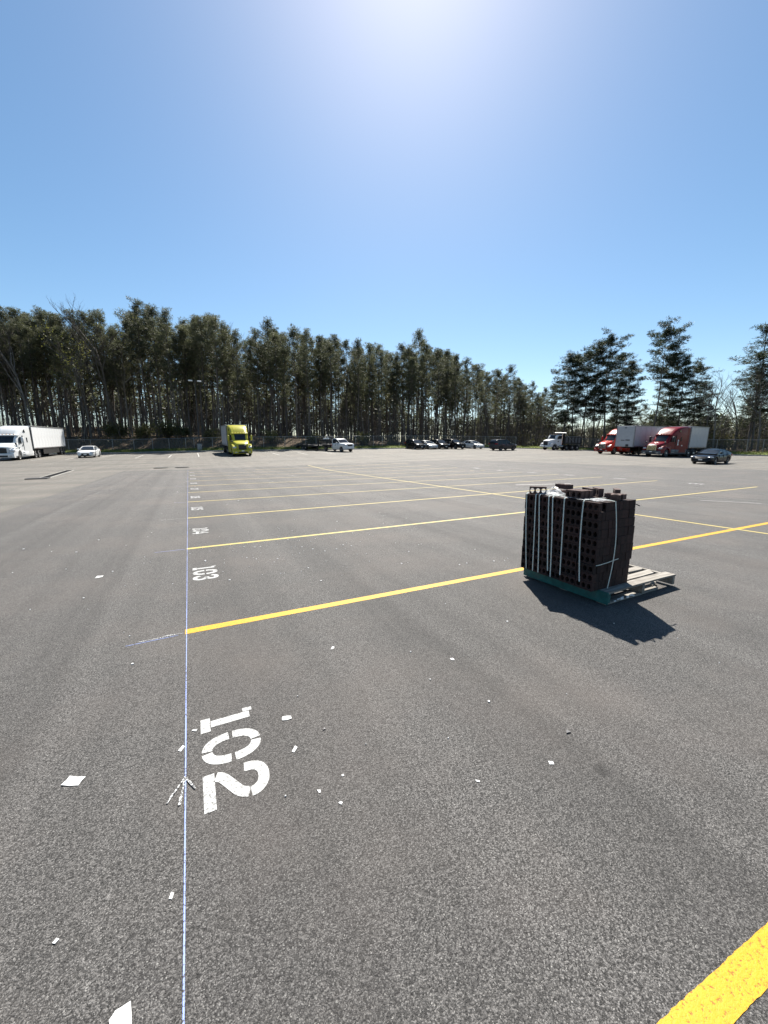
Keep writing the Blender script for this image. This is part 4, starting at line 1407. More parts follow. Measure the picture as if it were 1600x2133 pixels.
# (x, y, z of the brick's own corner; it is T thick in x, L long in y, H high in z when unrotated)
lay = PI / 2
loose_brick(3.70, 3.14, TOPZ, 0, 0, .72, 'brick standing on edge at the far left, daylight through its cores')
loose_brick(3.83, 2.98, TOPZ + .056, 0, lay, .25, 'dark brick lying flat beside the crumpled plastic, behind it')
loose_brick(3.90, 3.02, TOPZ + .115, 0, lay, -.1, 'topmost brick laid across the flat one at the back left')
loose_brick(3.665, 2.66, TOPZ, 0, 0, .06, 'front brick on edge showing three cores, in the middle of the top')
loose_brick(3.725, 2.66, TOPZ, 0, 0, .04, 'brick on edge just behind the front three-core brick')
loose_brick(3.79, 2.655, TOPZ, 0, 0, -.03, 'third brick on edge counted from the front three-core brick')
loose_brick(3.98, 2.78, TOPZ, 0, 0, -.45, 'tilted brick at the back of the top, left of the highest pair')
loose_brick(4.06, 2.74, TOPZ, 0, 0, -.62, 'high brick at the back right of the top')
loose_brick(4.13, 2.60, TOPZ, .0, 0, -.9, 'brick on edge behind the right front brick')
loose_brick(3.90, 2.50, TOPZ + .056, 0, lay, -1.1, 'flat brick at the right front corner of the top')
loose_brick(4.02, 2.44, TOPZ + .056, 0, lay, 0.2, 'flat brick overhanging the right edge of the top')

# crumpled film caught under the loose bricks
rows = []
rr = random.Random(6)
for i in range(13):
    row = []
    for j in range(9):
        x, y = 3.66 + .014 * i, 2.93 + .034 * j
        h = .085 * math.exp(-((i - 6) / 4.0) ** 2) * math.exp(-((j - 4) / 2.8) ** 2)
        row.append((x + rr.uniform(-.006, .006), y + rr.uniform(-.008, .008), TOPZ + .012 + h * rr.uniform(.6, 1.15) + rr.uniform(0, .008)))
    rows.append(row)
o = MB().strip(rows).build('plastic_wrap', M['plastic_film'], smooth=20)
tag(o, 'crumpled clear plastic film on top of the brick cube', 'plastic film')
# thin sheet lying over the top course towards the front
rows = []
for i in range(12):
    row = []
    for j in range(20):
        x, y = BX0 - .004 + .021 * i, BY0 + .02 + .045 * j
        row.append((x + rr.uniform(-.006, .006) + .02 * math.sin(j * 1.3), y, TOPZ + .004 + rr.uniform(0, .012)))
    rows.append(row)
rows = [r for r in rows]
o = MB().strip(rows).build('plastic_sheet', M['plastic_film'], smooth=20)
tag(o, 'flat wrinkled plastic sheet over the front half of the top course', 'plastic film')
o = MB().tube([(4.20, 2.50, 1.03), (4.27, 2.46, 1.02), (4.33, 2.44, .995)], .006, 6).build('strap_end', M['dark_plastic'], bundle)
o.location = (-BX0, -BY0, -BZ0)

# pallet: three stringers along y, boards along x above and below
pal = thing('pallet', 'worn wooden pallet with a teal painted side under the bricks', 'pallet', (3.755, 2.325, .001), RAD(1.0))
PL, PW = 1.28, 1.09
def board(name, x0, x1, y0, y1, z0, z1, mat='pallet_wood', warp=0.0, broken=False, seed=0):
    r_ = random.Random(seed)
    rows = []
    n = 8
    for i in range(n + 1):
        f = i / n
        x = x0 + (x1 - x0) * f
        dz = warp * math.sin(PI * f) + r_.uniform(-.001, .001)
        ya, yb = y0 + r_.uniform(-.002, .002), y1 + r_.uniform(-.002, .002)
        if broken and i == n:
            rows.append([(x - .05, ya, z0 + dz), (x + .02, yb, z0 + dz), (x + .02, yb, z1 + dz), (x - .05, ya, z1 + dz)])
        else:
            rows.append([(x, ya, z0 + dz), (x, yb, z0 + dz), (x, yb, z1 + dz), (x, ya, z1 + dz)])
    return MB().loft(rows).build(name, M[mat], pal)
for x0, mat in ((0.0, 'teal_board'), (.62, 'pallet_wood'), (1.235, 'pallet_wood')):
    MB().box(x0, x0 + .045, .004, PW, .022, .122, .003).build('stringer', M[mat], pal)
MB().box(-.018, -.001, -.004, PW + .01, .014, .142, .002).build('side_board', M['teal_board'], pal)
yy = 0.0
for i, (x1, wd, br, wp) in enumerate(((PL, .115, False, .006), (1.17, .10, True, -.004), (1.20, .095, True, .008), (.90, .10, True, .012), (.76, .09, True, .004), (.70, .10, False, 0), (.70, .10, False, 0), (.78, .10, True, 0))):
    board('deck_board', .001, x1, yy, yy + wd, .1235, .1435, 'pallet_wood', wp, br, i)
    yy += wd + .043
for i, (y0, y1, x1) in enumerate(((.02, .12, 1.02), (.48, .58, 1.28), (.95, 1.05, 1.1))):
    board('bottom_board', .0, x1, y0, y1, .001, .021, 'pallet_wood', 0, i == 0, 20 + i)
for i in range(7):
    MB().box(.10 + i * .055, .13 + i * .055 + (i % 3) * .01, -.006, .003, .028 + (i % 2) * .012, .040 + (i % 3) * .008).build('stamp_mark', M['decal_white'], pal)
for i, (x, y, rz) in enumerate(((4.72, 2.42, .3), (4.62, 2.55, 1.1), (4.83, 2.60, -.4))):
    o = board('splinter', 0, .20 - .03 * i, 0, .035, 0, .012, 'pallet_wood', 0, True, 40 + i)
    o.parent = None
    o.location, o.rotation_euler = (x, y, surf(x, y) + .024 if i == 0 else surf(x, y) + .002), (0, 0, rz)
    tag(o, ('long', 'middle', 'short')[i] + ' wood splinter under the open end of the pallet', 'wood splinter')

# ------------------------------------------------------------------ litter on the paving
def scrap(pts, label, h=.0018, curl=.0, mat='paper', name='paper_scrap'):
    n = len(pts)
    cx, cy = sum(p[0] for p in pts) / n, sum(p[1] for p in pts) / n
    rr = random.Random(int(abs(cx * 1000)))
    P = []
    for i, p in enumerate(pts):
        q = pts[(i + 1) % n]
        P.append(p)
        P.append(((p[0] + q[0]) / 2 + (q[1] - p[1]) * rr.uniform(-.05, .05), (p[1] + q[1]) / 2 - (q[0] - p[0]) * rr.uniform(-.05, .05)))
    n = len(P)
    z = [surf(*p) + .0015 + (curl if i % 3 == 0 else 0) * rr.random() for i, p in enumerate(P)]
    vs = [(p[0] - cx, p[1] - cy, zz) for p, zz in zip(P, z)] + [(p[0] - cx, p[1] - cy, zz + h) for p, zz in zip(P, z)]
    fs = [tuple(range(n))[::-1], tuple(range(n, 2 * n))] + [(i, (i + 1) % n, n + (i + 1) % n, n + i) for i in range(n)]
    o = MB().add(vs, fs).build(name, M[mat], None, loc=(cx, cy, 0))
    return tag(o, label, 'paper scrap', 'white scraps on the paving')
scrap([(-0.667, 2.14), (-0.592, 2.103), (-0.572, 2.151), (-0.642, 2.186)], 'large white diamond-shaped scrap left of the chalk line', curl=.003)
scrap([(-0.318, 1.101), (-0.306, 1.117), (-0.269, 1.121), (-0.26, 1.067), (-0.257, 1.038), (-0.308, 1.064)], 'largest white scrap at the bottom edge of the photo', curl=.003)
scrap([(0.382, 2.114), (0.389, 2.148), (0.438, 2.133), (0.437, 2.105)], 'white oblong scrap right of the painted 1', curl=.003)
scrap([(0.377, 1.852), (0.387, 1.84), (0.412, 1.869), (0.403, 1.885)], 'narrow upright white scrap right of the painted 0')
scrap([(-0.168, 2.132), (-0.154, 2.118), (-0.134, 2.149), (-0.146, 2.163)], 'white scrap touching the chalk line beside the painted 0')
scrap([(-0.102, 2.264), (-0.08, 2.249), (-0.072, 2.262), (-0.092, 2.272)], 'small white scrap between chalk line and painted 1')
scrap([(0.428, 1.564), (0.444, 1.556), (0.439, 1.541), (0.431, 1.545)], 'small square white scrap right of the painted 2')
scrap([(0.496, 1.454), (0.505, 1.439), (0.515, 1.447), (0.509, 1.456)], 'small white scrap farthest right below the painted 2')
scrap([(.562, 1.582), (.572, 1.580), (.573, 1.590), (.562, 1.592)], 'tiny square white scrap above the scraps near the painted 2')
scrap([(0.911, 2.777), (0.931, 2.775), (0.952, 2.799), (0.937, 2.815)], 'white scrap just below the thick yellow line')
scrap([(1.552, 1.191), (1.572, 1.177), (1.561, 1.162), (1.541, 1.172)], 'white scrap alone in the open paving at right')
scrap([(1.138, 1.271), (1.153, 1.257), (1.15, 1.249), (1.137, 1.259)], 'thin white scrap in the open paving at centre right')
scrap([(-0.181, 1.367), (-0.171, 1.361), (-0.165, 1.38), (-0.174, 1.388)], 'small white scrap just left of the chalk line near the bottom')
scrap([(-0.517, 1.395), (-0.508, 1.389), (-0.499, 1.399), (-0.508, 1.406)], 'small white scrap near the bottom left corner')
scrap([(-1.17, 5.76), (-1.1, 5.79), (-1.09, 5.84), (-1.16, 5.85)], 'white scrap well left of the chalk line, level with 103', curl=.004)
scrap([(1.685, 2.205), (1.71, 2.197), (1.716, 2.225), (1.692, 2.23)], 'pale scrap below the thick yellow line at centre', curl=.003)
o = scrap([(1.805, 1.28), (1.835, 1.275), (1.83, 1.30)], 'tiny dark chip in the open paving at right', h=.006, mat='decal_dark', name='dark_chip'); o['category'] = 'chip'
o = scrap([(.575, 1.93), (.592, 1.93), (.59, 1.945)], 'tiny dark chip right of the painted digits', h=.005, mat='decal_dark', name='dark_chip'); o['category'] = 'chip'

m = MB()
rf = random.Random(21)
for i in range(260):
    if i < 110:
        x, y = rf.uniform(-3.5, 4.5), rf.uniform(1.0, 9)
    elif i < 200:
        x, y = rf.gauss(1.2, .7), rf.gauss(5.9, .6)
    else:
        x, y = rf.uniform(-4, 14), rf.uniform(8, 26)
    s = rf.choice((.0022, .003, .004, .005, .009)) * (1 + y * .10)
    z = surf(x, y)
    a = rf.uniform(0, PI)
    q = [(x + s * rf.uniform(.6, 1.2) * math.cos(a + k * PI / 2), y + s * rf.uniform(.5, 1.0) * math.sin(a + k * PI / 2)) for k in range(4)]
    m.add([(p[0], p[1], z + .0005) for p in q] + [(p[0], p[1], z + .007) for p in q], [(4, 5, 6, 7), (0, 1, 5, 4), (1, 2, 6, 5), (2, 3, 7, 6), (3, 0, 4, 7)])
tag(m.build('paint_flecks', M['paper']), 'tiny white flecks scattered over the dark paving', 'flecks', kind='stuff')

# ------------------------------------------------------------------ trees
def rvec(r, s=1.0):
    return Vector((r.uniform(-1, 1), r.uniform(-1, 1), r.uniform(-1, 1))) * s

def blades(out_v, out_f, c, r, n, rad, ln, wd, squash=.6):
    for _ in range(n):
        d = rvec(r)
        if d.length < 1e-3: continue
        d.normalize()
        d.z = d.z * squash + .15
        p = c + Vector((d.x * rad, d.y * rad, d.z * rad)) * r.random() ** .5
        e = p + (d + rvec(r, .6)).normalized() * ln * r.uniform(.6, 1.2)
        s = rvec(r).cross(e - p)
        if s.length < 1e-4: continue
        s = s.normalized() * wd * .5
        b = len(out_v)
        out_v += [tuple(p - s), tuple(p + s), tuple(e + s * .35), tuple(e - s * .35)]
        out_f.append((b, b + 1, b + 2, b + 3))

def make_pine(seed, H=24.0, cs=.55, spread=2.6, nb=34, wind=0.0, dens=1.0, nblade=28, mat='needles', stubs=14, fullness=1.12, pad=False):
    r = random.Random(seed)
    t = MB()
    bend = Vector((r.uniform(-.5, .5), r.uniform(-.5, .5), 0))
    def axis(z):
        f = z / H
        return Vector((bend.x * math.sin(f * 2.2) + .12 * math.sin(f * 9 + seed), bend.y * math.sin(f * 2.0) + .12 * math.cos(f * 8 + seed), z))
    n = 10
    t.tube([axis(H * i / n) for i in range(n + 1)], [.185 * (1 - .90 * (i / n) ** 1.15) + (.06 if i == 0 else 0) for i in range(n + 1)], 7)
    cv, cf = [], []
    for i in range(nb):
        f = (i + r.random() * .8) / nb
        if pad:
            f = (i // 3) * 3 / nb + r.uniform(0, 2.2) / nb
        z = H * (cs + (1 - cs) * f * .985)
        a = i * 2.4 + r.uniform(-.5, .5)
        prof = (.40 + .60 * math.sin(PI * min(1, .18 + f * .62))) * (1.0 if f < .7 else 1.0 - (f - .7) * 1.9)
        L = spread * prof * (r.uniform(.4, 1.35) if pad else r.uniform(.35, 1.35) * (.55 + .45 * min(1, f * 3)))
        d = Vector((math.cos(a), math.sin(a), r.uniform(.05, .45) + .5 * f))
        if pad:
            d.z = r.uniform(-.08, .22) + .75 * f * f
        d = (d + Vector((wind, 0, 0))).normalized()
        p0 = axis(z)
        pts = [p0]
        for k in range(1, 4):
            pts.append(p0 + d * (L * k / 3) + Vector((0, 0, .10 * L * (k / 3) ** 2)) + rvec(r, .08))
        t.tube(pts, [.05 * (1.3 - f), .038 * (1.3 - f), .024, .010], 4, cap=False)
        nk = max(3, int(6 * dens * L / spread + 1)) if pad else max(2, int(2.2 * L / .8))
        for k in range(nk):
            q = r.uniform(.35, 1.05) if pad else 1.03 - .62 * k / nk
            base = pts[0] + (pts[3] - pts[0]) * q + Vector((0, 0, .10 * L * q * q))
            c = base + rvec(r, .20)
            if pad:
                c = base + Vector((r.gauss(0, .42), r.gauss(0, .42), r.gauss(.05, .2)))
            c.z += .12
            blades(cv, cf, c, r, int(nblade * r.uniform(.7, 1.4)), .52 * fullness if pad else r.uniform(.34, .58), .40 if pad else .36, .088 if pad else .070, .42 if pad else .6)
    for k in range(int(14 * dens)):
        z = H * (1 - .06 * r.random())
        blades(cv, cf, axis(z) + rvec(r, .4), r, nblade, .45, .38, .085, .9)
    for i in range(stubs):
        z = H * r.uniform(.12, cs)
        a = r.uniform(0, 2 * PI)
        L = r.uniform(.4, 1.7)
        p0 = axis(z)
        t.tube([p0, p0 + Vector((math.cos(a), math.sin(a), r.uniform(-.25, .25))) * L], [.022, .006], 3, cap=False)
    a = t.build('trunk', M['pine_bark'], smooth=60)
    cb = MB(); cb.v, cb.f = cv, cf
    b = cb.build('crown', M[mat])
    res = (a.data, b.data, H)
    bpy.data.objects.remove(a); bpy.data.objects.remove(b)
    return res

def make_bare(seed, H=16.0, leaf=None, spreadk=1.0, low=.35, n_leaf=0):
    r = random.Random(seed)
    t, cr = MB(), MB()
    lv, lf = [], []
    def grow(p, d, L, rad, lev):
        k = 4 if lev < 2 else 3
        pts = [p]
        q = p
        dd = d.copy()
        for i in range(k):
            dd = (dd + rvec(r, .16) + Vector((0, 0, .05))).normalized()
            q = q + dd * L / k
            pts.append(q)
        rr = [rad * (1 - .62 * i / k) for i in range(k + 1)]
        (t if lev < 2 else cr).tube(pts, rr, 6 if lev == 0 else (5 if lev == 1 else 3), cap=False)
        if lev >= 4:
            if leaf:
                blades(lv, lf, q, r, n_leaf, .45, .22, .16, 1.0)
            return
        nch = (7, 5, 4, 3)[lev]
        for i in range(nch):
            f = (low if lev == 0 else .3) + (1 - (low if lev == 0 else .3)) * (i + r.random()) / nch
            idx = min(k - 1, int(f * k))
            b = pts[idx] + (pts[idx + 1] - pts[idx]) * (f * k - idx)
            a = r.uniform(0, 2 * PI)
            side = Vector((math.cos(a), math.sin(a), 0))
            nd = (dd * r.uniform(.5, 1.0) + side * r.uniform(.5, 1.0) * spreadk + Vector((0, 0, .25))).normalized()
            grow(b, nd, L * r.uniform(.42, .62) * (1.1 - .3 * f), rad * .46, lev + 1)
    grow(Vector((0, 0, 0)), Vector((0, 0, 1)), H * .80, H * .0125, 0)
    a = t.build('trunk', M['grey_bark'], smooth=60)
    b = cr.build('crown', M['bare_twig'] if not leaf else M['grey_bark'])
    c = None
    if leaf:
        lb = MB(); lb.v, lb.f = lv, lf
        c_ = lb.build('leaves', M[leaf]); c = c_.data
        bpy.data.objects.remove(c_)
    zs = max(v[2] for v in (cr.v + t.v))
    res = (a.data, b.data, zs, c)
    bpy.data.objects.remove(a); bpy.data.objects.remove(b)
    return res

PINES = [make_pine(1, cs=.46, spread=2.2, nb=46), make_pine(2, cs=.40, spread=2.5, nb=50), make_pine(3, cs=.54, spread=2.0, nb=40), make_pine(4, cs=.38, spread=2.1, nb=54), make_pine(5, cs=.58, spread=2.7, nb=40)]
BARES = [make_bare(11), make_bare(12, leaf='young_leaf', n_leaf=2), make_bare(13, spreadk=.7, low=.45)]
OPEN = [make_pine(21, cs=.24, spread=3.7, nb=44, wind=.10, dens=1.7, mat='needles_dark', stubs=4, nblade=33, pad=True), make_pine(22, cs=.30, spread=4.2, nb=40, wind=.18, dens=1.7, mat='needles_dark', stubs=4, nblade=33, pad=True),
        make_pine(23, cs=.20, spread=3.4, nb=48, wind=.06, dens=1.7, mat='needles_dark', stubs=4, nblade=33, pad=True), make_pine(24, cs=.55, spread=4.4, nb=36, wind=.34, dens=2.0, mat='needles_dark', stubs=6, nblade=34, pad=True),
        make_pine(25, cs=.30, spread=3.2, nb=42, wind=-.1, dens=1.6, mat='needles_dark', stubs=4, nblade=20, pad=True)]

def plant_tree(x, y, h, kind, rot, label=None, group=None, z=None, lean=(0, 0), wide=1.0):
    z = tz(x, y) if z is None else z
    if kind < 5 or kind >= 8:
        tr, cr, H = PINES[kind] if kind < 5 else OPEN[kind - 8]
        lf, name = None, 'pine_tree'
        lab = label or 'tall dark pine in the dense wood behind the fence'
        grp = group or 'pines in the dense wood'
        cat = 'pine tree'
    else:
        tr, cr, H, lf = BARES[kind - 5]
        name = 'bare_tree'
        lab = label or ('slender tree with pale young leaves among the pines of the wood' if lf else 'leafless grey tree among the pines of the dense wood')
        grp = group or ('trees with young leaves in the wood' if lf else 'leafless trees in the wood')
        cat = 'tree'
    s = h / H
    root = thing(name, lab, cat, (x, y, z - .08), group=grp, rot=(lean[0], lean[1], RAD(rot)))
    w = s * wide
    root.scale = (w, w, s)
    link('trunk', tr, root)
    link('crown', cr, root)
    if lf is not None:
        link('leaves', lf, root)
    return root
WOOD=[(-33.7,103.9,24.7,4,80),(-31.6,106.2,24.4,4,300),(-27.8,102.8,24.1,0,0),(-25.2,105.5,25.1,3,160),(-22.5,105.1,23.8,1,300),(-19.7,102.6,24.6,4,300),(-16.6,101.2,24.3,1,140),(-14.8,103.4,25.0,4,240),(-11.9,97.8,21.1,0,100),(-7.4,96.0,26.3,4,20),(-4.8,93.9,25.0,0,170),(-1.8,88.2,23.5,3,270),(0.3,92.7,21.7,4,280),(2.9,89.2,22.9,1,230),(5.7,88.6,23.4,1,310),(7.7,85.4,21.6,3,190),(9.8,83.7,20.1,3,220),(13.3,85.0,21.1,3,140),(15.8,84.8,23.2,0,170),(19.3,84.8,21.0,1,200),(20.2,79.5,21.1,4,60),(22.4,77.8,20.6,1,170),(25.3,79.3,20.4,0,300),(29.2,81.9,21.4,3,50),(31.8,82.1,20.9,0,260),(32.2,76.8,20.0,0,180),(34.9,77.0,19.6,3,70),(37.7,77.6,19.8,4,20),(40.6,78.0,18.3,4,210),(45.2,80.4,21.7,2,320),(49.2,80.9,25.2,0,190),(50.1,77.5,21.7,0,340),(51.4,76.0,20.4,1,260),(55.5,78.0,21.2,2,90),(54.6,73.1,19.4,2,200),(58.2,74.1,19.0,1,240),(59.1,71.5,17.2,4,240),(63.5,73.0,16.3,4,350),(65.9,71.9,16.8,4,170),(69.0,71.0,18.1,1,190),(72.5,71.0,15.1,2,330),(-27.3,125.8,25.5,2,0),(68.3,80.4,18.1,4,200),(-38.5,110.2,25.3,4,80),(24.1,81.0,20.0,2,290),(34.7,83.9,19.7,2,170),(-30.3,124.6,24.0,0,30),(10.4,95.7,20.3,5,230),(-41.7,120.5,26.0,3,190),(-39.5,106.9,22.1,2,110),(75.0,74.5,16.6,2,230),(8.9,104.1,24.5,6,190),(-14.9,110.5,22.4,0,10),(-16.0,106.8,21.5,7,80),(-5.2,101.9,26.7,1,170),(-24.3,108.0,21.2,1,270),(-39.0,117.2,25.5,0,60),(76.1,80.1,14.7,2,140),(20.2,103.8,26.6,1,50),(-26.1,114.6,23.3,1,280),(43.0,78.8,18.6,0,20),(74.0,69.1,9.4,1,200),(79.8,76.8,13.2,4,110),(-7.4,111.8,29.0,6,50),(39.6,85.0,21.5,2,80),(70.8,94.1,20.9,4,170),(80.8,78.6,15.1,3,180),(14.8,107.7,23.3,3,20),(-31.8,110.0,23.1,5,120),(-22.9,101.7,23.5,4,320),(31.7,86.4,21.8,1,20),(15.5,88.4,18.9,4,180),(3.0,111.7,25.4,1,40),(25.3,98.6,25.3,6,70),(-47.5,124.5,26.9,0,20),(-27.4,99.0,22.2,7,320),(-17.6,98.4,22.8,6,30),(9.1,97.6,23.0,0,100),(-41.1,111.9,24.1,1,10),(36.6,74.5,17.9,3,30),(2.9,106.7,23.9,7,70),(81.5,81.8,17.5,2,340),(8.8,101.4,24.2,0,220),(52.7,90.0,22.2,0,340),(-11.1,100.4,21.3,5,100),(-42.5,118.6,25.7,2,80),(-43.1,124.5,26.8,0,310),(-34.2,115.8,23.2,3,30),(80.0,94.7,18.7,1,170),(-24.8,103.3,20.7,4,270),(-24.0,113.5,24.8,2,0),(-16.2,112.8,26.1,5,20),(9.6,91.2,21.0,0,300),(-16.3,122.7,24.9,7,50),(-36.4,105.1,21.4,3,200),(88.3,83.5,12.1,0,220),(17.7,78.8,16.8,3,190),(5.4,93.8,24.1,1,210),(-34.9,113.2,24.2,1,350),(70.9,96.5,25.0,3,50),(40.1,76.1,14.7,0,230),(-25.0,117.6,26.1,4,240),(-3.7,106.7,26.0,0,270),(32.9,104.2,24.7,3,200),(76.7,69.1,12.4,3,290),(-38.1,103.7,22.9,1,340),(79.5,83.4,18.6,4,40),(73.0,93.3,21.6,1,270),(-37.2,121.4,24.7,0,200),(-45.6,123.1,26.9,4,160),(56.0,76.1,16.4,0,330),(42.0,91.0,20.3,0,200),(76.8,86.6,15.5,0,0),(45.3,78.3,20.7,1,240),(27.3,97.8,24.4,0,60),(5.8,102.1,25.9,3,110),(66.7,94.6,24.6,2,70),(37.6,81.0,17.4,0,300),(44.1,74.7,17.8,2,190),(33.6,101.6,21.4,0,320),(39.8,93.4,22.6,1,60),(80.9,87.3,20.7,0,350),(-26.1,100.4,20.6,2,110),(41.6,100.7,20.1,1,110),(-31.4,111.9,22.4,3,250),(42.0,97.9,19.8,4,250),(60.8,97.9,24.1,7,260),(47.8,84.4,18.9,6,320),(-32.6,117.8,23.4,3,100),(18.2,87.4,21.2,4,330),(58.0,84.5,22.7,1,250),(-43.4,113.0,24.4,5,100),(-5.7,97.6,23.4,3,330),(76.7,71.0,10.9,7,110),(-33.1,119.8,25.2,1,90),(-9.2,106.6,26.2,2,140),(8.0,95.9,24.1,7,180),(66.5,89.8,22.6,3,170),(66.2,75.2,13.0,6,10),(14.4,102.0,19.7,3,120),(61.8,95.5,26.0,2,150),(-38.9,112.2,24.4,1,260),(-20.2,108.4,24.8,6,130),(43.7,81.8,18.3,4,10),(47.0,87.4,19.1,0,250),(26.0,94.8,21.4,0,290),(36.6,92.8,21.0,5,40),(18.2,98.8,25.2,6,150),(24.6,104.9,24.1,6,80),(0.8,112.0,27.2,0,160),(-12.9,105.7,22.1,0,200),(-32.0,108.1,22.0,0,50),(84.4,81.1,16.3,2,180),(-11.4,118.2,23.9,3,210),(59.5,95.5,28.1,2,210),(21.1,96.2,21.5,3,40),(18.7,94.7,22.6,4,310),(-26.0,111.2,24.9,4,200),(72.0,85.5,19.3,2,40),(-46.3,116.9,24.9,0,280),(-5.3,113.6,26.7,6,60),(-11.4,116.2,27.2,2,230),(-22.3,124.5,26.4,2,160),(92.7,86.4,16.4,2,340),(-3.0,96.0,22.0,3,320),(90.4,80.1,14.4,2,110),(-34.4,123.8,26.9,1,110),(-33.0,101.5,23.8,3,70),(-18.0,117.4,27.5,4,90),(17.8,91.0,23.5,7,260),(58.7,78.2,18.2,1,290),(-39.9,121.4,28.1,1,40),(60.6,84.8,22.5,1,350),(49.9,87.8,22.2,3,220),(34.1,93.5,21.2,2,240),(1.8,104.7,24.5,1,20),(3.4,109.2,27.5,2,150),(-27.5,107.8,23.5,4,220),(31.4,98.4,21.4,6,280),(33.5,97.4,22.9,0,220),(6.1,95.8,25.0,0,90),(-14.0,99.8,22.1,0,70),(72.5,83.0,17.5,0,110),(-2.5,93.0,21.6,4,260),(-40.2,104.5,23.2,3,80),(-20.0,106.1,21.5,1,250),(3.5,86.4,22.3,4,330),(-9.1,116.4,28.4,1,120),(-30.8,120.4,24.1,6,180),(75.0,94.0,19.5,3,260),(22.3,104.4,24.9,6,200),(26.2,75.8,18.1,4,190),(15.0,92.0,20.1,4,190),(40.6,95.2,20.5,7,300),(18.3,103.4,21.8,1,0),(-14.9,120.3,24.6,1,310),(-12.0,112.1,23.0,3,120),(87.0,78.2,12.8,4,130),(-1.4,91.2,19.8,4,280),(3.3,99.4,24.5,2,90),(-30.9,101.1,20.7,0,30),(-10.0,121.8,29.4,4,140),(-34.1,99.8,23.5,3,340),(76.8,76.0,14.6,2,200),(28.1,84.5,21.0,2,80),(26.8,83.0,20.5,4,20),(23.4,90.3,23.1,2,130),(54.8,86.6,24.7,5,270),(29.9,96.5,21.9,1,310),(-21.5,98.7,20.7,0,260),(68.6,95.1,22.6,1,100),(-32.9,125.5,26.3,3,40),(60.0,88.9,23.7,3,130),(13.6,89.0,20.2,2,10),(-49.4,125.1,23.8,3,280),(-28.3,112.5,22.9,0,160),(-34.5,110.2,22.5,2,280),(72.3,77.2,15.5,4,250),(56.0,93.8,22.8,0,130),(-43.5,110.2,22.4,2,90),(7.1,90.2,23.2,7,120),(28.1,103.2,23.2,0,100),(30.8,88.3,22.2,4,100),(34.3,80.2,19.5,1,70),(-28.9,122.6,27.1,3,310),(63.2,92.4,21.4,0,250),(23.4,98.3,21.4,3,20),(66.7,98.9,26.4,0,150),(39.0,86.9,18.5,3,310),(48.3,94.1,22.9,1,150),(75.0,87.8,15.7,3,120),(-5.7,120.1,27.4,4,70),(63.5,77.2,18.6,0,30),(21.7,106.8,27.4,2,170),(-42.1,115.8,25.0,6,190),(-36.7,112.1,22.9,4,170),(-12.8,107.7,20.7,2,220),(-30.3,115.8,25.8,0,270),(63.1,80.2,20.0,7,0),(44.2,101.8,24.9,0,10),(0.6,90.2,21.2,0,300),(51.2,85.3,20.6,4,210),(3.0,92.2,20.7,3,210),(85.6,76.4,12.7,2,20),(5.8,83.5,21.7,4,250),(70.1,77.1,14.5,2,110),(-0.6,97.7,23.1,5,320),(70.7,65.3,9.6,2,340),(-0.2,104.5,21.5,3,110),(-38.3,101.8,21.1,3,350),(-8.5,103.7,23.6,1,230),(84.2,92.4,19.5,3,140),(-36.2,117.8,27.2,3,220),(47.7,82.1,21.0,1,320),(87.3,85.2,13.9,4,240),(70.5,72.7,14.9,5,90),(51.4,100.6,23.6,0,290),(-25.4,121.6,24.7,0,200),(17.0,80.7,19.8,0,30),(62.7,88.2,22.5,2,230),(-11.9,102.8,19.8,1,250),(57.6,91.4,23.1,0,210)]

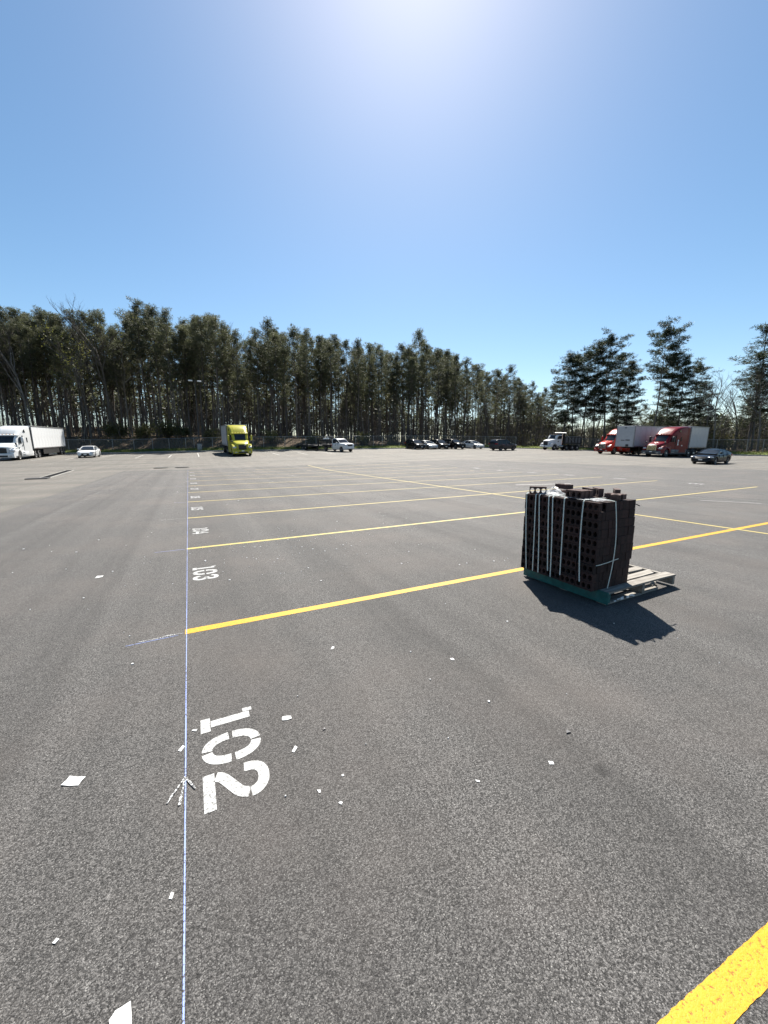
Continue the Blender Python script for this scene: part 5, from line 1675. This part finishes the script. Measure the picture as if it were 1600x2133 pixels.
NOTED = {0: 'tall pine at the left edge of the photo above the white truck', 9: 'high narrow pine rising out of the wood left of the light pole', 12: 'pine right behind the light pole', 16: 'pine standing directly above the yellow-green truck',
         21: 'pine standing above the black gooseneck trailer', 30: 'tall pine rising out of the wood left of the far row of cars', 36: 'pine above the white sedan of the far row', 39: 'last tall pine of the dense wood, above the grey sport utility'}
for i, (x, y, h, kind, rot) in enumerate(WOOD):
    plant_tree(x, y, h, kind, rot, NOTED.get(i), wide=1.0 if h > 20 else 20 / h * .95 if h > 14 else 1.2)
SPECIAL = [
    (77.7, 62.2, 20.3, 8, 190, 'leftmost pine of the open clump right of the dump truck'),
    (80.1, 61.5, 20.2, 10, 70, 'second pine from the left in the open clump above the dump truck'),
    (84.2, 62.3, 21.5, 9, 280, 'pine at the back of the open clump, left of its tallest pine'),
    (82.0, 58.0, 22.1, 8, 50, 'pine just left of the tallest pine in the open clump'),
    (81.5, 54.9, 23.3, 9, 130, 'tallest pine of the open clump, round topped, left of the orange-red truck'),
    (89.0, 57.1, 20.7, 10, 150, 'pine behind the right shoulder of the open clump'),
    (85.3, 52.6, 17.7, 8, 30, 'lower spreading pine at the right end of the open clump'),
    (99.2, 59.7, 11.1, 10, 90, 'small far pine in the gap right of the open clump'),
    (93.1, 53.2, 9.3, 1, 90, 'small thin pine in the gap left of the windswept pine'),
    (81.9, 45.1, 22.8, 11, 0, 'tall windswept pine with bare lower trunk above the red trucks'),
    (87.0, 45.1, 18.2, 10, 70, 'dense pine directly behind the windswept pine'),
    (84.0, 42.2, 16.9, 8, 140, 'dense dark pine just right of the windswept pine'),
    (87.9, 41.1, 15.7, 9, 180, 'narrow pine behind the short white trailer'),
    (93.3, 42.5, 13.2, 10, 130, 'lower pine behind the narrow pine right of the trailer'),
    (87.4, 32.4, 20.2, 12, 140, 'tall sparse pine near the right edge above the navy sedan'),
    (87.5, 29.3, 19.4, 9, 350, 'tall sparse pine cut by the right edge'),
    (80.9, 34.6, 14.0, 5, 320, 'leafless spreading tree left of the sparse pine at right'),
    (85.0, 33.2, 11.4, 7, 260, 'slender leafless tree behind the sparse pine at right'),
    (81.3, 28.8, 12.9, 5, 320, 'leafless dark forked tree at the right edge'),
    (92.0, 40.5, 8.3, 8, 200, 'short bushy pine right of the trailer end'),
    (75.3, 65.9, 13.2, 2, 340, 'thin pine just left of the dump truck'),
    (82.0, 68.8, 14.7, 10, 120, 'bushy pine between the dense wood and the open clump'),
    (76.9, 71.8, 15.3, 1, 290, 'last thin pine at the right end of the dense wood'),
    (98.0, 47.7, 11.2, 7, 110, 'leafless tree low behind the narrow pine'),
    (97.5, 36.9, 8.3, 8, 50, 'low round pine far behind the navy sedan'),
    (96.9, 52.0, 10.0, 9, 20, 'low spreading pine behind the windswept pine'),
    (90.3, 62.8, 15.5, 7, 70, 'leafless tree behind the open clump of pines'),
    (79.7, 58.4, 14.0, 5, 10, 'leafless tree in front of the open clump of pines'),
    (83.2, 37.0, 13.0, 5, 200, 'leafless dark tree just right of the trailer end'),
    (84.6, 31.2, 15.5, 12, 80, 'middle sparse pine of the group at the right edge'),
    (83.0, 30.2, 14.5, 5, 20, 'leafless tree between the sparse pines at the right edge'),
    (92.0, 33.5, 13.5, 10, 20, 'bushy pine filling the back of the right edge group'),
    (89.7, 28.9, 11.2, 7, 60, 'leafless tree beyond the sparse pine at the right edge'),
]
for x, y, h, kind, rot, lab in SPECIAL:
    wd = {8: 1.15, 9: 1.1, 10: 1.15, 11: .95, 12: 1.3}.get(kind, 1.0)
    plant_tree(x, y, h, kind, rot, lab, 'trees along the right edge', wide=wd * (1.25 if h < 13 else 1.0), lean=(0, RAD(4)) if kind == 11 else (0, 0))
plant_tree(-13.4, 99.5, 27.0, 7, 40, 'pale leaning trunk in front of the wood behind the white sedan', 'pale trunks', lean=(RAD(2), RAD(-7)))

# the wood goes on behind: a mass of trunks and crowns no one could count
def wood_mass():
    r = random.Random(77)
    tv, cv, cf = MB(), [], []
    n = 0
    while n < 720:
        x = r.uniform(-75, 80)
        th = math.atan2(100, x - C0[0])
        ang = r.uniform(RAD(46), RAD(150)) if n > 150 else r.uniform(RAD(12), RAD(52))
        b = rb(ang)
        d = r.uniform(44, 100) + (8 if ang > RAD(110) else 0)
        if n > 150 and ang < RAD(72) and r.random() < .45: continue
        X, Y = at_polar(ang, b + d)
        z = tz(X, Y)
        H = r.uniform(17, 25) * (1.12 if ang > RAD(105) else .95)
        if ang < RAD(60): H *= .62
        if n <= 150: H = r.uniform(6, 10.5)
        tv.tube([(X, Y, z - .2), (X + r.uniform(-.3, .3), Y, z + H * .5), (X + r.uniform(-.5, .5), Y, z + H)], [.20, .14, .04], 5, cap=False)
        H *= r.choice((.55, .75, .9, 1.0))
        for _ in range(38 if n > 150 else 40):
            f = r.random() ** .8
            c = Vector((X, Y, z + H * ((.22 + .78 * f) if n > 150 else (.05 + .9 * f)))) + Vector((r.gauss(0, 1.3), r.gauss(0, 1.3), 0)) * (1.15 - .7 * f)
            blades(cv, cf, c, r, 7, .85, .85, .36)
        n += 1
    o = tv.build('wood_trunks', M['pine_bark'])
    tag(o, 'mass of trunks deep inside the wood', 'wood', kind='stuff')
    m = MB(); m.v, m.f = cv, cf
    tag(m.build('wood_canopy', M['needles']), 'dark canopy mass deep inside the wood', 'wood', kind='stuff')
wood_mass()

# thin saplings, vines and brush between the trunks and along the fence
def thicket():
    r = random.Random(31)
    tw, dead, lv, lf = MB(), MB(), [], []
    for i in range(6500):
        ang = r.uniform(RAD(20), RAD(150)) if i % 4 else r.uniform(RAD(14), RAD(52))
        d = 5 + r.random() ** 1.1 * 60
        b = rb(ang)
        X, Y = at_polar(ang, b + d)
        z = tz(X, Y)
        h = r.uniform(1.2, 3.2) if d < 11 else r.choice((r.uniform(2.5, 8), r.uniform(4, 10), r.uniform(6, 12)))
        if ang < RAD(48): h *= .7
        lean = Vector((r.gauss(0, .13), r.gauss(0, .13), 1))
        p0 = Vector((X, Y, z - .1))
        p1 = p0 + lean * h * .5 + rvec(r, .15)
        p2 = p0 + lean * h + rvec(r, .4)
        tgt = dead if r.random() < .16 else tw
        tgt.tube([p0, p1, p2], [.012 + .0055 * h, .009 + .003 * h, .006], 3, cap=False)
        for k in range(3 + int(h)):
            f = r.uniform(.25, 1)
            q = p0 + (p2 - p0) * f
            e = q + Vector((r.gauss(0, .5), r.gauss(0, .5), r.uniform(-.1, .6))) * (.5 + .12 * h)
            tgt.tube([q, e], [.011, .006], 3, cap=False)
        if d < 12 and r.random() < .5 or r.random() < (.3 if ang < RAD(52) else .06):
            for k in range(4):
                blades(lv, lf, p0 + (p2 - p0) * r.uniform(.2, 1) + rvec(r, .3), r, 5, .4, .2, .13, 1.0)
    tag(tw.build('undergrowth', M['twig']), 'tangle of brown saplings and brush between the trunks', 'undergrowth', kind='stuff')
    tag(dead.build('dead_brush', M['dead_twig']), 'pale dead stems and fallen branches behind the fence', 'undergrowth', kind='stuff')
    m = MB(); m.v, m.f = lv, lf
    tag(m.build('brush_leaves', M['brush_leaf']), 'scattered olive leaves in the undergrowth', 'undergrowth', kind='stuff')
thicket()

def shrub_mesh(seed):
    r = random.Random(seed)
    t, lv, lf = MB(), [], []
    for i in range(26):
        a = r.uniform(0, 2 * PI)
        e = Vector((math.cos(a) * r.uniform(.3, 1.5), math.sin(a) * r.uniform(.3, 1.5), r.uniform(.8, 2.1)))
        t.tube([(0, 0, -.1), e * .5 + rvec(r, .15), e], [.03, .02, .006], 3, cap=False)
        for k in range(7):
            blades(lv, lf, e * r.uniform(.45, 1.05) + rvec(r, .3), r, 6, .35, .20, .12, 1.0)
    a = t.build('stems', M['twig'])
    m = MB(); m.v, m.f = lv, lf
    b = m.build('foliage', M['brush_leaf'])
    res = a.data, b.data
    bpy.data.objects.remove(a); bpy.data.objects.remove(b)
    return res
SH = [shrub_mesh(1), shrub_mesh(2), shrub_mesh(3)]
for i, (x, y, s, lab) in enumerate((
        (-12.5, 92.0, 1.7, 'olive shrub on the bank just right of the long white trailer'), (-7.5, 88.5, 1.5, 'yellowish shrub behind the fence right of the white sedan'),
        (-3.5, 87.0, 1.8, 'largest yellowish shrub on the bank left of the light pole'), (-1.0, 85.5, 1.3, 'low shrub next to the largest yellowish shrub'),
        (4.0, 80.0, 1.2, 'shrub behind the fence between light pole and yellow truck'), (14.0, 75.0, 1.3, 'shrub behind the fence right of the yellow truck'),
        (21.0, 71.0, 1.2, 'shrub behind the fence above the gooseneck trailer'), (30.0, 69.0, 1.2, 'shrub behind the fence right of the white pickup'),
        (86.0, 36.0, 1.5, 'shrub behind the right fence above the navy sedan'), (84.0, 26.0, 1.4, 'shrub behind the fence at the right edge'),
        (76.0, 60.0, 1.3, 'shrub behind the dump truck'))):
    o = thing('shrub', lab, 'shrub', (x, y, tz(x, y)), rz=i * 1.3, group='shrubs behind the fence')
    o.scale = (s, s, s * .9)
    link('stems', SH[i % 3][0], o)
    link('foliage', SH[i % 3][1], o)

# grass on the verge
def verge():
    r = random.Random(9)
    v, f = [], []
    for (x, y), (x2, y2) in zip(BND, BND[1:]):
        if y < 2 or polar(x, y)[0] > RAD(150): continue
        th, rr = polar(x, y)
        for k in range(95):
            q = r.random()
            X, Y = x + (x2 - x) * q, y + (y2 - y) * q
            d = .2 + r.random() ** 1.2 * 5.2
            X += math.cos(th) * d; Y += math.sin(th) * d
            z = tz(X, Y)
            for j in range(2):
                a = r.uniform(0, 2 * PI)
                h = r.uniform(.06, .24)
                w = r.uniform(.02, .05)
                b = len(v)
                v += [(X - w * math.cos(a), Y - w * math.sin(a), z), (X + w * math.cos(a), Y + w * math.sin(a), z), (X + r.gauss(0, .08), Y + r.gauss(0, .08), z + h)]
                f.append((b, b + 1, b + 2))
    m = MB(); m.v, m.f = v, f
    tag(m.build('verge_grass', M['grass_blade']), 'strip of spring grass between kerb and fence', 'grass', kind='stuff')
verge()
